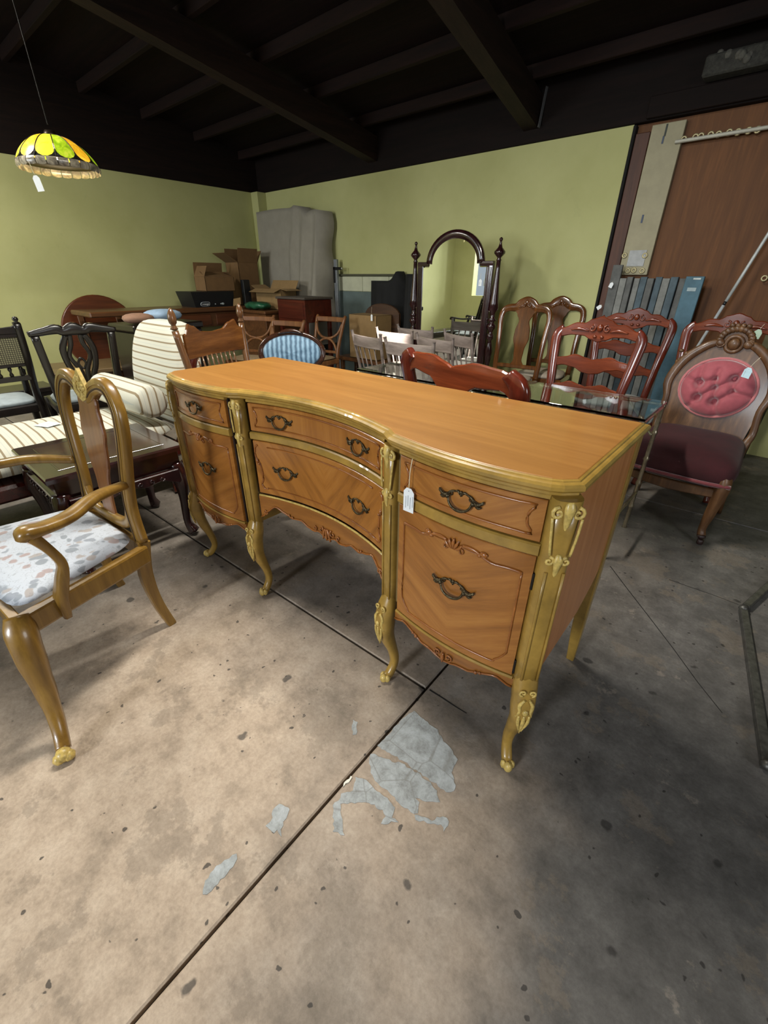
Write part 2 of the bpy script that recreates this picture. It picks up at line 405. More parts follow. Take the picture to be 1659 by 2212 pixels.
# roof: boards over purlins over sloping beams
SL = .15
def zb(y): return 2.362+SL*(YB-y)
roof = MB().prism([(XL-.3, YB+.25, zb(YB+.25)+.30), (XR+.3, YB+.25, zb(YB+.25)+.30), (XR+.3, YF-.3, zb(YF-.3)+.30), (XL-.3, YF-.3, zb(YF-.3)+.30)], (0, 0, .05)).build('ceiling', M_DARKWOODX); struct(roof)
bm_ = MB(); L_ = []
for y in (YB+.02, YF+.02):
    z = zb(y); L_.append([V(p) for p in ((-.065, y, z), (.065, y, z), (.065, y, z+.21), (-.065, y, z+.21))])
beam_me = bm_.loops(L_, False, True, False).mesh('roof_beam'); beam_me.materials.append(wood('roof_beam_timber', '130c09', '2c1d16', 'y', .7, 0, 40, .25, bump=.3))
for x, sk in ((-4.05, 0), (-2.22, math.atan(.098)), (-.4, math.atan(.05)), (1.45, 0)):
    o = bpy.data.objects.new('roof_beam', beam_me); COL.objects.link(o); o.parent = roof; o.location = (x+YB*math.sin(sk), YB-YB*math.cos(sk), 0); o.rotation_euler = (0, 0, sk)
pur = MB().box(XL-.25, XR+.25, -.024, .024, 0, .09, .004).mesh('purlin'); pur.materials.append(wood('purlin_timber', '0f0908', '26150f', 'x', .75, 0, 40, .2))
for k in range(11):
    y = 4.2-k*.6; o = bpy.data.objects.new('purlin', pur); COL.objects.link(o); o.parent = roof; o.location = (0, y, zb(y)+.211)
# hanger strap at the right-hand beam end
MB().bar((-2.13, YB-.06, 2.36), (-2.12, YB-.03, 2.62), .004, .012).build('strap', plain('dull_steel', '6f6f70', .5, .6), roof)

# low block course showing behind the stored things
ledge = MB().box(-5.05, -3.35, YB-.035, YB-.001, 1.265, 1.288, .003).build('trim_1', plain('dirty_ledge', '4a4a38', .8)); struct(ledge)
M_BLOCK = plain('whitewashed_block', 'b9bba2', .85, 0, .08, 12, bump=.1)
for k, (a, b_) in enumerate([(-5.05, -4.69), (-4.685, -4.25), (-4.245, -3.81), (-3.805, -3.36)]):
    MB().box(a, b_, YB-.012, YB-.001, 1.095, 1.262, .003).build('block', M_BLOCK, ledge)
MB().box(-5.05, -3.36, YB-.011, YB-.001, .001, 1.092, .002).build('grey_dado', plain('slate_grey_paint', '5c6a68', .8, 0, .15, 6), ledge)

# ------------------------------------------------------------------ boarded-up doorway in the back wall
M_PLY = wood('rusty_plywood', '523014', '744822', 'z', .6, .0, 30, .3, mid='623c1a')
door = MB().box(DX0-.02, DX1+.02, YB+.045, YB+.075, 0, 2.30, .002).build('door_1', M_PLY); struct(door)
MB().box(DX0, DX0+.022, YB-.015, YB+.044, 0, 2.27, .004).build('rubber_seal', plain('black_grime', '0d0c0b', .9), door)
MB().box(DX0+.024, DX0+.125, YB+.005, YB+.044, 0, 2.22, .004).build('jamb_board', wood('brown_jamb', '33180e', '5c3420', 'z', .6, 0), door)
def mark(x, z, w_, h_, mat): return MB().box(x-w_/2, x+w_/2, YB-.0035, YB-.001, z-h_/2, z+h_/2, .0005).build('paint_mark', mat, door)
M_BEIGE = plain('beige_board_paint', '9c957a', .7, 0, .1, 9)
MB().box(-1.255, -1.035, YB, YB+.044, 1.28, 2.252, .003).build('beige_board', M_BEIGE, door)
MB().box(DX1-.10, DX1-.055, YB+.005, YB+.044, 0, 2.22, .004).build('jamb_board', plain('moss_board', '6b6748', .7), door)
M_MARK = plain('slate_blue_mark', '4b5568', .7)
mark(-1.155, 2.21, .012, .07, plain('dark_mark', '3d423c', .7)); mark(-1.16, 2.155, .012, .045, M_MARK); mark(-1.17, 1.67, .013, .055, M_MARK)
M_RING = plain('galvanised_washer', 'b8ad86', .45, .5)
M_PIPE = plain('pale_pipe_paint', 'a9a698', .5, .1)
MB().bar((-1.07, YB-.012, 2.128), (.05, YB-.012, 2.132), .014, .012, n=10, e=3).build('rail_pipe', M_PIPE, door)
ring = MB().sweep([V((.016*math.cos(a), 0, .016*math.sin(a))) for a in frange(0, 2*PI, 10)[:-1]], .0065, None, (0, 1, 0), 6, 2, 1, True).mesh('washer'); ring.materials.append(M_RING)
ringpx = [(1477,301),(1502,296),(1514,294),(1535,291),(1552,290),(1575,286),(1594,285),(1617,282),(1637,280),(1349,552),(1393,552),(1339,585),(1356,585),(1369,584),(1387,585),(1651,601)]
for q in ringpx:
    p = aty(q[0], q[1], YB-.004); o = bpy.data.objects.new('washer', ring); COL.objects.link(o); o.parent = door; o.location = p
a_, b_ = aty(1361, 541, YB-.006), aty(1389, 575, YB-.006)
tag(MB().box(a_.x, b_.x, YB-.006, YB-.002, b_.z, a_.z, .0005).build('paper_notice', plain('notice_paper', 'a9abab', .8)), 'small grey paper notice pinned low on the beige door board', 'notice')
# dusty overhead track above the doorway
tr = thing('door_track', 'dusty dark sliding-door track fixed above the plywood door', 'door track', (0, 0, 0))
MB().box(-.98, .6, YB-.16, YB-.035, 2.42, 2.53, .01).build('rail_box', plain('dusty_steel', '35342f', .9, 0, .5, 40, bump=.6), tr)
mb = MB()
for k in range(26): mb.ball((random.uniform(-.96, .3), YB-.165+random.uniform(0, .05), 2.52+random.uniform(-.06, .03)), random.uniform(.012, .03), 6, 4)
mb.build('dust_clumps', plain('lint_dust', '58564f', .95, 0, .4, 60), tr)['kind'] = 'stuff'
MB().box(-1.3, .4, YB-.05, YB-.02, 2.286, 2.41, .004).build('lintel_board', M_HEADER, tr)
# ------------------------------------------------------------------ the sideboard
def veneer(name, cx, slope, dark='7e4e1d', light='ab7435', mid='976027', sc=1.0, vertical=False):
    """book-matched veneer: the figure runs in a V about x = cx"""
    m, nt, b = newmat(name); t = nt.nodes.new('ShaderNodeTexCoord'); s_ = nt.nodes.new('ShaderNodeSeparateXYZ'); nt.links.new(t.outputs['Object'], s_.inputs[0])
    ax = mth(nt, 'ABSOLUTE', mth(nt, 'SUBTRACT', s_.outputs[0], cx))
    if vertical: across, along = s_.outputs[0], s_.outputs[2]
    else:
        across = mth(nt, 'SUBTRACT', s_.outputs[2], mth(nt, 'MULTIPLY', ax, slope)); along = mth(nt, 'ADD', ax, mth(nt, 'MULTIPLY', s_.outputs[2], slope))
    c = nt.nodes.new('ShaderNodeCombineXYZ')
    nt.links.new(mth(nt, 'MULTIPLY', across, 26*sc), c.inputs[0]); nt.links.new(mth(nt, 'MULTIPLY', along, 2.2*sc), c.inputs[1]); nt.links.new(mth(nt, 'MULTIPLY', s_.outputs[1], 2.0), c.inputs[2])
    a = noise(nt, c.outputs[0], .8, 4, .6, .8); f = noise(nt, c.outputs[0], 6, 3, .7)
    k = mth(nt, 'ADD', mth(nt, 'MULTIPLY', a, .75), mth(nt, 'MULTIPLY', f, .25))
    col = ramp(nt, k, [(.32, srgb(dark)), (.5, srgb(mid)), (.68, srgb(light))])
    nt.links.new(col, b.inputs['Base Color']); b.inputs['Roughness'].default_value = .34
    b.inputs['Coat Weight'].default_value = .3; b.inputs['Coat Roughness'].default_value = .15
    bumpto(nt, b, f, .03, .003); return m
M_TOPW = wood('satinwood_top', '8f5f28', 'a87638', 'x', .40, .25, 40, mid='9c6a30')
M_SIDEW = wood('satinwood_side', 'a86a35', 'c98a52', 'z', .38, .2, 40, mid='b97843')
M_GOLD = plain('antiqued_gold_paint', '967735', .36, 0, .28, 14, coat=.25, bump=.05)
M_GOLDHI = plain('rubbed_gold_carving', 'bda35a', .42, 0, .35, 90, coat=.2, bump=.1)
M_CARVE = wood('carved_brown_bead', '6e3d18', 'a4652c', 'x', .3, .3, 60)
M_APRON = wood('apron_walnut', '74471c', 'a0682c', 'x', .33, .3, 40)
M_BRASS = plain('aged_brass', '4f4634', .38, .85, .5, 160, bump=.2)
M_INNER = plain('raw_case_wood', '7a6438', .7)
M_DARKGAP = plain('shadow_gap', '24140a', .9)
SB = thing('sideboard', 'honey brown sideboard with gold painted trim, serpentine front and cabriole legs', 'sideboard', (-1.035, .775, 0), math.radians(.5))
HW = .838
def Ft(u):
    a = abs(u)
    if a >= .372: t = (a-.372)/(HW-.372); return -.031*math.sin(PI*min(1, t))**.9+.008*t**6
    if a <= .322: return .086-.058*(a/.322)**2
    return lerp(.028, 0, smooth((a-.322)/.05))
def Fc(u): return Ft(u)+.024
DEP = .56
fr = frange(-HW, HW, 96)
outl = [(-HW, .034), (-HW+.030, .004)]+[(u, Ft(u)) for u in fr if abs(u) < HW-.05]+[(HW-.030, .004), (HW, .034), (HW, DEP), (-HW, DEP)]
MB().molded(outl, [(.03, .866), (.018, .866), (.012, .870), (.012, .876), (.006, .878), (.001, .883), (.001, .890), (.005, .895), (.010, .8965), (.014, .8965), (.016, .899), (.020, .9003)], False).build('top_molding', M_GOLD, SB)
MB().molded(outl, [(.021, .88), (.021, .9008), (.023, .9016)], False).build('top', M_TOPW, SB)
# case
MB().box(-.800, -.372, .034, .53, .36, .865, 0).box(.372, .800, .034, .53, .36, .865, 0).box(-.372, .372, .125, .53, .50, .865, 0).build('carcass', M_INNER, SB)
for sgn in (-1, 1):
    x0, x1 = (.800, .822) if sgn > 0 else (-.822, -.800)
    MB().prism([(x0, .03, .865), (x0, .545, .865), (x0, .545, .46), (x0, .47, .40), (x0, .36, .355), (x0, .03, .335)], (x1-x0, 0, 0)).build('side_panel', M_SIDEW, SB)
    xi = .350*sgn
    MB().box(min(xi, xi+.02*sgn), max(xi, xi+.02*sgn), .04, .53, .36, .865, .001).build('inner_panel', M_GOLD, SB)
    # back leg runs full height behind the side panel
    xb = .806*sgn
    MB().sweep([(xb, .535, .865), (xb, .535, .42), (xb, .54, .2), (xb+.004*sgn, .55, 0)], [.021, .021, .019, .013], [.021, .021, .019, .013], (0, 1, 0), 8, 8, 4, sm=False).build('back_leg', M_GOLD, SB)
RX = (.402, .782)           # outer bay
def xs(a, b, n=18): return frange(a, b, n)
def bead(name, pts2, parent, mat, r=.0032, lift=.001, closed=False, res=4):
    return MB().sweep([(u, Fc(u)-.006-lift, z) for u, z in pts2], r, None, (0, 0, 1), 6, 2, res, closed).build(name, mat, parent)
def line(u0, z0, u1, z1, n=8): return [(lerp(u0, u1, i/n), lerp(z0, z1, i/n)) for i in range(n)]
def pull(parent, u, z, scale=.76):
    sl = (Fc(u+.01)-Fc(u-.01))/.02; an = math.atan(sl)
    X = MX.Translation((u, Fc(u)-.0065, z)) @ MX.Rotation(an, 4, 'Z') @ MX.Scale(scale, 4)
    mb = MB(); mb.X = X
    for s in (-1, 1):
        # leafy end of the plate
        mb.sweep([(s*.020, -.003, .024), (s*.036, -.005, .019), (s*.045, -.004, .005)], [.003, .0045, .006], .003, (0, 1, 0), 6, 2, 3)
        mb.sweep([(s*.040, -.004, .008), (s*.056, -.006, .004), (s*.068, -.006, .010), (s*.076, -.004, .019)], [.008, .008, .005, .003], [.005, .006, .004, .002], (0, 1, 0), 6, 2, 3)
        mb.sweep([(s*.045, -.004, .004), (s*.060, -.005, -.005), (s*.070, -.005, -.001)], [.005, .005, .002], .004, (0, 1, 0), 6, 2, 3)
        mb.ball((s*.044, -.008, .003), (.008, .007, .008), 8, 5); mb.ball((s*.061, -.008, .007), .0055, 6, 4); mb.ball((s*.074, -.005, .013), .004, 6, 4)
        mb.volute((s*.036, -.005, .012), .008, 1.1, .0022, 'xz', s, PI/2)
        mb.sweep([(s*.020, -.003, .024), (s*.010, -.004, .027), (s*.003, -.005, .018)], [.003, .0045, .002], .003, (0, 1, 0), 6, 2, 3)
    mb.ball((0, -.005, .026), (.006, .004, .005), 8, 5); mb.ball((0, -.004, .017), (.004, .003, .006), 6, 4)
    o = mb.build('pull', M_BRASS, parent)
    mb = MB(); mb.X = X
    mb.sweep([(-.040, -.008, .003), (-.036, -.011, -.012), (-.022, -.013, -.026), (0, -.014, -.031), (.022, -.013, -.026), (.036, -.011, -.012), (.040, -.008, .003)], [.003, .0038, .0042, .005, .0042, .0038, .003], None, (0, 1, 0), 8, 2, 4)
    mb.build('bail', M_BRASS, parent)
    return o
def concave_frame(u0, u1, z0, z1, d=.014):
    """drawer bead with inward-curved ends"""
    P = line(u0, z1, u1, z1, 10)
    P += [(u1+.0, z1), (u1-d*.75, lerp(z1, z0, .25)), (u1-d, (z0+z1)/2), (u1-d*.75, lerp(z1, z0, .75))]
    P += line(u1, z0, u0, z0, 10)
    P += [(u0, z0), (u0+d*.75, lerp(z0, z1, .25)), (u0+d, (z0+z1)/2), (u0+d*.75, lerp(z0, z1, .75))]
    return P
yf = lambda u: Fc(u)-.006
for s in (-1, 1):
    a, b = (RX[0], RX[1]) if s > 0 else (-RX[1], -RX[0]); c = (a+b)/2; nm = 'right' if s > 0 else 'left'
    MB().panel(xs(a-.004, b+.004), .352, .862, lambda u: Fc(u)+.004, .03, 0).build('bay_frame', M_DARKGAP, SB)
    MB().panel(xs(a-.002, b+.002), .857, .867, lambda u: Fc(u)-.008, .03, .002).build('rail', M_GOLD, SB)
    MB().panel(xs(a-.002, b+.002), .722, .752, lambda u: Fc(u)-.011, .03, .004).build('rail', M_GOLD, SB)
    dr = MB().panel(xs(a+.002, b-.002), .755, .854, yf, .02, .002).build('drawer', veneer('veneer_drawer_'+nm, c, .5), SB)
    bead('bead_molding', concave_frame(a+.020, b-.020, .772, .840), dr, M_CARVE, closed=True, res=2)
    pull(dr, c+.006, .803)
    dv = veneer('veneer_door_'+nm, c, .55, sc=.9)
    dd = MB().panel(xs(a+.002, b-.002), .357, .719, yf, .02, .002).build('door', dv, SB)
    # door bead: straight sides, cranked foot, carved rocaille head
    h0, h1 = .676, .700
    top = [(a+.024, .668), (a+.030, .671), (a+.055, h0-.004), (a+.090, h0-.006), (a+.115, h0+.003), (a+.135, h0+.012), (a+.160, h0+.013), (c-.012, h0+.003)]
    bead('bead_molding', top, dd, M_CARVE, .0042)
    bead('bead_molding', [(a+b-u, z) for u, z in top], dd, M_CARVE, .0042)
    bead('bead_molding', [(a+.024, .668)]+line(a+.024, .660, a+.024, .43, 6)+[(a+.024, .425), (a+.036, .404), (a+.050, .388)]+line(a+.054, .382, b-.054, .382, 8)+[(b-.054, .382), (b-.050, .388), (b-.036, .404), (b-.024, .425)]+line(b-.024, .43, b-.024, .660, 6)+[(b-.024, .668)], dd, M_CARVE, .0028, res=2)
    mb = MB()
    for du, dz, ang in ((0, .004, 0), (-.010, 0, .55), (.010, 0, -.55), (-.018, -.007, 1.0), (.018, -.007, -1.0)):
        mb.sweep([(c+du*.3, Fc(c)-.009, h0-.004), (c+du*.8, Fc(c)-.012, h0+.008+dz), (c+du*1.3, Fc(c)-.010, h0+.020+dz)], [.002, .0048, .002], .004, (0, 1, 0), 6, 2, 3)
    for q in (-1, 1):
        mb.ball((c+q*.078, Fc(c+q*.078)-.009, h0+.010), (.011, .005, .007), 8, 5); mb.ball((c+q*.068, Fc(c+q*.068)-.009, h0+.004), (.007, .005, .005), 6, 4)
        mb.volute((c+q*.020, Fc(c)-.009, h0-.006), .009, .9, .0026, 'xz', -q, PI/2)
    mb.sweep([(c+q, Fc(c+q)-.0068, h0+.006-abs(q)*.03) for q in frange(-.085, .085, 10)], .002, None, (0, 1, 0), 5, 2, 1)
    mb.build('rocaille_carving', M_CARVE, dd)
    pull(dd, c+.008*(1 if s > 0 else 2.2), .557, .8)
    if s > 0:
        for z in (.655, .39): MB().box(b-.002, b+.004, yf(b)-.003, yf(b)+.004, z-.022, z+.022, .001).build('hinge', plain('black_hinge', '14110f', .5, .5), dd)
    MB().panel(xs(a-.002, b+.002), .346, .355, lambda u: Fc(u)-.010, .03, .003).build('rail', M_GOLD, SB)
    # scalloped apron
    w2 = (b-a)/2
    def alo(u, c=c, w2=w2):
        t = abs(u-c)/w2
        return sinterp(t, [0, .10, .24, .40, .52, .56, .80, 1.0], [.293, .297, .305, .306, .314, .320, .333, .318])
    ap = MB().panel(xs(a-.006, b+.006, 40), alo, .347, lambda u: Fc(u)-.006, .02, .002).build('apron', M_APRON, SB)
    mb = MB()
    mb.sweep([(u, Fc(u)-.008, alo(u)+.002) for u in xs(a-.004, b+.004, 30)], .003, None, (0, 0, 1), 6, 2, 1)
    for q in (-1, 1):
        mb.volute((c+q*.018, Fc(c)-.010, .318), .012, 1.3, .0028, 'xz', q, -PI/2); mb.ball((c+q*.100, Fc(c+q*.1)-.010, .318), (.006, .004, .006), 6, 4)
        mb.ball((c+q*.112, Fc(c+q*.11)-.010, .323), (.005, .004, .004), 6, 4)
    mb.sweep([(c, Fc(c)-.009, .324), (c, Fc(c)-.012, .308), (c, Fc(c)-.010, .292)], [.003, .006, .002], .004, (0, 1, 0), 6, 2, 3)
    mb.build('carving', M_CARVE, ap)
# centre bay
A, B = -.318, .318
MB().panel(xs(A-.004, B+.004, 30), .50, .862, lambda u: Fc(u)+.004, .03, 0).build('bay_frame', M_DARKGAP, SB)
MB().panel(xs(A-.002, B+.002, 30), .857, .867, lambda u: Fc(u)-.008, .03, .002).build('rail', M_GOLD, SB)
MB().panel(xs(A-.002, B+.002, 30), .722, .750, lambda u: Fc(u)-.011, .03, .004).build('rail', M_GOLD, SB)
dr = MB().panel(xs(A+.002, B-.002, 30), .754, .854, yf, .02, .002).build('drawer', veneer('veneer_centre_upper', 0, .9, vertical=True, sc=.6), SB)
bead('bead_molding', concave_frame(A+.022, B-.022, .772, .840, .010), dr, M_CARVE, closed=True, res=2)
pull(dr, -.188, .803); pull(dr, .186, .803)
dr = MB().panel(xs(A+.002, B-.002, 30), .506, .718, yf, .02, .002).build('drawer', veneer('veneer_centre_lower', 0, 1.3, sc=.7, mid='9c6427'), SB)
pull(dr, -.186, .612); pull(dr, .182, .606)
bead('bead_molding', line(A+.06, .698, B-.06, .698, 12)+[(B-.06, .698)], dr, M_CARVE, .0026, res=1)
bead('bead_molding', line(A+.045, .532, B-.045, .532, 12)+[(B-.045, .532)], dr, M_CARVE, .0026, res=1)
for s in (-1, 1):
    e = B*s
    bead('bead_molding', [(e-s*.020, .702), (e-s*.010, .694), (e-s*.006, .672), (e-s*.008, .650), (e-s*.020, .630), (e-s*.026, .600), (e-s*.026, .566), (e-s*.018, .545), (e-s*.030, .528), (e-s*.045, .532)], dr, M_CARVE, .0036)
    mb = MB(); mb.ball((e-s*.014, Fc(e*.96)-.010, .640), (.006, .005, .010), 6, 4); mb.ball((e-s*.021, Fc(e*.95)-.010, .630), .005, 6, 4); mb.build('carving', M_CARVE, dr)
bead('gilt_bead', line(A, .497, B, .497, 16)+[(B, .497)], SB, M_GOLDHI, .0042, res=1)
def clo(u):
    t = abs(u)/.318
    return sinterp(t, [0, .06, .14, .22, .30, .42, .56, .64, .80, .93, .97, 1.0], [.392, .404, .412, .404, .410, .428, .424, .436, .455, .425, .405, .398])
ap = MB().panel(xs(A-.006, B+.006, 60), clo, .494, lambda u: Fc(u)-.006, .02, .002).build('apron', M_APRON, SB)
mb = MB(); mb.sweep([(u, Fc(u)-.008, clo(u)+.002) for u in xs(A-.004, B+.004, 50)], .0034, None, (0, 0, 1), 6, 2, 1)
for q in (-1, 1):
    mb.volute((q*.030, Fc(0)-.010, .428), .015, 1.0, .0036, 'xz', q, PI*.6 if q > 0 else PI*.4); mb.volute((q*.062, Fc(.06)-.010, .425), .010, 1.0, .003, 'xz', -q, -PI/2)
    mb.ball((q*.175, Fc(.175)-.010, .430), (.008, .004, .006), 6, 4); mb.ball((q*.19, Fc(.19)-.010, .437), (.006, .004, .005), 6, 4); mb.volute((q*.300, Fc(.30)-.010, .425), .012, 1.2, .003, 'xz', q, 0)
for dx in (-.014, 0, .014): mb.sweep([(dx*.4, Fc(0)-.009, .44), (dx, Fc(0)-.013, .42), (dx*1.3, Fc(0)-.010, .395)], [.003, .006, .002], .005, (0, 1, 0), 6, 2, 3)
mb.build('carving', M_CARVE, ap)
# gilt corner posts and legs
def post(u, dirx, diry, wide):
    d = V((dirx, diry, 0)).normalized(); s_ = V((-d.y, d.x, 0)); c0 = V((u, Ft(u)+.034, 0))
    po = MB().sweep([c0+V((0, 0, .866)), c0+V((0, 0, .36))], wide*.9, wide*.95, -d, 16, 2.8, 6, sm=True).build('post', M_GOLD, SB)
    mb = MB()
    for q in (-.55, .55):      # reeded edges
        p = c0+d*(wide*.92)+s_*(q*wide)
        mb.sweep([p+V((0, 0, .70)), p+V((0, 0, .375))], .0035, None, -d, 6, 2, 3)
    mb.build('reeding', M_GOLD, po)
    mb = MB(); X = MX(((s_.x, -d.x, 0, c0.x), (s_.y, -d.y, 0, c0.y), (0, 0, 1, 0), (0, 0, 0, 1))); mb.X = X   # local x = across, -y = outward
    f = -wide*.95
    for q in (-1, 1):
        mb.volute((q*wide*.55, f+.003, .840), .014, 1.2, .0042, 'xz', -q, PI/2); mb.volute((q*wide*.5, f+.002, .728), .011, 1.2, .0038, 'xz', q, PI/2)
        mb.sweep([(q*wide*.85, f+.002, .83), (q*wide*.75, f-.001, .79), (q*wide*.6, f-.002, .745)], .003, None, (0, 1, 0), 6, 2, 3)
    mb.sweep([(0, f+.004, .864), (0, f-.001, .850), (0, f-.001, .825), (0, f+.003, .80)], [.009, .011, .008, .002], [.005, .006, .004, .002], (0, 1, 0), 8, 2, 3)
    mb.sweep([(0, f+.003, .745), (0, f-.002, .730), (0, f, .705), (0, f+.003, .685)], [.006, .010, .006, .002], [.004, .005, .004, .001], (0, 1, 0), 8, 2, 3)
    mb.build('carving', M_GOLDHI, po)
    # cabriole leg: out at the knee, in at the ankle, scrolled toe
    P = [c0+V((0, 0, .38)), c0+d*.014+V((0, 0, .33)), c0+d*.026+V((0, 0, .275)), c0+d*.014+V((0, 0, .20)), c0-d*.012+V((0, 0, .12)), c0-d*.019+V((0, 0, .065)), c0+d*.000+V((0, 0, .028)), c0+d*.018+V((0, 0, .016))]
    lg = MB().sweep(P, [wide*.85, .030, .028, .0205, .0155, .014, .015, .014], [wide*.9, .031, .031, .022, .0155, .014, .015, .015], -d, 10, 3, 4).build('leg', M_GOLD, SB)
    mb = MB(); mb.X = X
    mb.ball((0, -.030, .018), (.013, .013, .0175), 10, 6); mb.ball((-.012, -.022, .018), (.009, .010, .015), 8, 5); mb.ball((.012, -.022, .018), (.009, .010, .015), 8, 5)
    mb.build('toe_scroll', M_GOLDHI, lg)
    mb = MB(); mb.X = X; kf = -.055
    mb.ball((0, kf-.001, .285), (.008, .006, .010), 8, 5)
    for q in (-1, 1):
        mb.volute((q*.011, kf+.010, .343), .010, 1.2, .0032, 'xz', q, -PI/2)
        mb.sweep([(q*.006, kf+.004, .325), (q*.016, kf+.004, .305), (q*.014, kf+.002, .285), (q*.020, kf+.008, .262)], [.003, .0055, .004, .002], .004, (0, 1, 0), 6, 2, 3)
        mb.sweep([(q*.013, kf+.002, .272), (q*.012, kf+.002, .245), (q*.003, kf+.008, .205)], [.003, .005, .0015], .004, (0, 1, 0), 6, 2, 3)
    mb.sweep([(0, kf+.001, .272), (0, kf+.001, .245), (0, kf+.010, .195)], [.003, .006, .0015], .004, (0, 1, 0), 6, 2, 3)
    mb.build('knee_carving', M_GOLDHI, lg)
post(.806, .75, -1, .034); post(-.806, -.75, -1, .034); post(.358, -.15, -1, .026); post(-.358, .15, -1, .026)

# ------------------------------------------------------------------ price tags
M_CARD = plain('white_tag_card', 'e6ebee', .75, 0, .03)
M_STRING = plain('tag_string', 'd8cfb4', .8)
M_INK = plain('grey_ink', '8f949a', .8)
def price_tag(top, drop, label, w_=.030, h_=.055, facing=(0, -1), lean=0.0, side=0.0, card=None, lines=0, tilt=0.0):
    """string from `top` down to a clipped-corner card"""
    a = math.atan2(facing[1], facing[0])+PI/2
    t = thing('price_tag', label, 'price tag', top, a, 'price tags')
    bx, bz = side, -drop
    MB().sweep([(0, 0, 0), (bx*.5-.002, -.002, bz*.5), (bx, -.003, bz)], .0011, None, (0, 1, 0), 5, 2, 3).build('string', M_STRING, t)
    mb = MB(); R = MX.Translation((bx, -.003, bz)) @ MX.Rotation(tilt, 4, 'Y'); mb.X = R
    c = .28*w_
    mb.prism([(-w_/2, 0, -c*1.2), (-w_/2+c, 0, 0), (w_/2-c, 0, 0), (w_/2, 0, -c*1.2), (w_/2, 0, -h_), (-w_/2, 0, -h_)], (0, .0008, 0))
    cd = mb.build('card', card or M_CARD, t)
    if lines:
        mb = MB(); mb.X = R
        for k in range(lines): mb.box(-w_*.28+k*w_*.22, -w_*.28+k*w_*.22+.0012, -.0006, -.0002, -h_*(.85-.1*(k % 2)), -h_*(.36-.06*(k % 2)), 0)
        mb.box(-.0012, .0012, -.0006, -.0002, -.009, -.0065, 0)
        mb.build('ink_lines', M_INK, cd)
    return t
pt = aty(891, 991, .768)
price_tag(pt, .078, 'white price tag hanging from the right drawer of the sideboard', .032, .066, (0, -1), side=-.005, lines=4)
# ------------------------------------------------------------------ fruitwood armchair in the left foreground
M_FRUIT = wood('fruitwood_frame', '684a1a', '9b7836', 'z', .33, .35, 30, mid='836227')
M_SPLAT = wood('brown_splat', '6b4020', '96653a', 'z', .36, .3, 30)
M_GROOVE = plain('dark_groove', '3a2409', .6)
def floral():
    m, nt, b = newmat('pale_floral_tapestry'); v = mapping(nt, (1, 1, 1))
    vo = nd(nt, 'ShaderNodeTexVoronoi', Scale=27.0); d = nd(nt, 'ShaderNodeTexNoise', Scale=9.0, Detail=3.0); nt.links.new(v, d.inputs['Vector'])
    a = nt.nodes.new('ShaderNodeVectorMath'); a.operation = 'ADD'; s_ = nt.nodes.new('ShaderNodeVectorMath'); s_.operation = 'SCALE'; s_.inputs['Scale'].default_value = .09
    nt.links.new(d.outputs['Color'], s_.inputs[0]); nt.links.new(v, a.inputs[0]); nt.links.new(s_.outputs[0], a.inputs[1]); nt.links.new(a.outputs[0], vo.inputs['Vector'])
    r = nt.nodes.new('ShaderNodeSeparateColor'); nt.links.new(vo.outputs['Color'], r.inputs[0])
    leaf = mth(nt, 'MULTIPLY', mth(nt, 'SUBTRACT', .50, vo.outputs['Distance']), 9, clamp=True)
    col = ramp(nt, r.outputs[0], [(0, srgb('7f868e')), (.3, srgb('a0948c')), (.5, srgb('848a94')), (.7, srgb('a08680')), (1, srgb('8f948c'))])
    col.node.color_ramp.interpolation = 'CONSTANT'
    on = mth(nt, 'MULTIPLY', mth(nt, 'GREATER_THAN', r.outputs[1], .12), leaf)
    c = mixc(nt, mth(nt, 'MULTIPLY', on, .75), srgb('bfc5cf'), col)
    sw = nd(nt, 'ShaderNodeTexNoise', Scale=34.0, Detail=4.0, Distortion=1.5); nt.links.new(v, sw.inputs['Vector'])
    ln = mth(nt, 'MULTIPLY', mth(nt, 'SUBTRACT', .018, mth(nt, 'ABSOLUTE', mth(nt, 'SUBTRACT', sw.outputs['Fac'], .52))), 60, clamp=True)
    c = mixc(nt, mth(nt, 'MULTIPLY', ln, .6), c, srgb('888c92'))
    nt.links.new(c, b.inputs['Base Color']); b.inputs['Roughness'].default_value = .85; bumpto(nt, b, noise(nt, v, 300, 2), .2, .002); return m
M_FLORAL = floral()
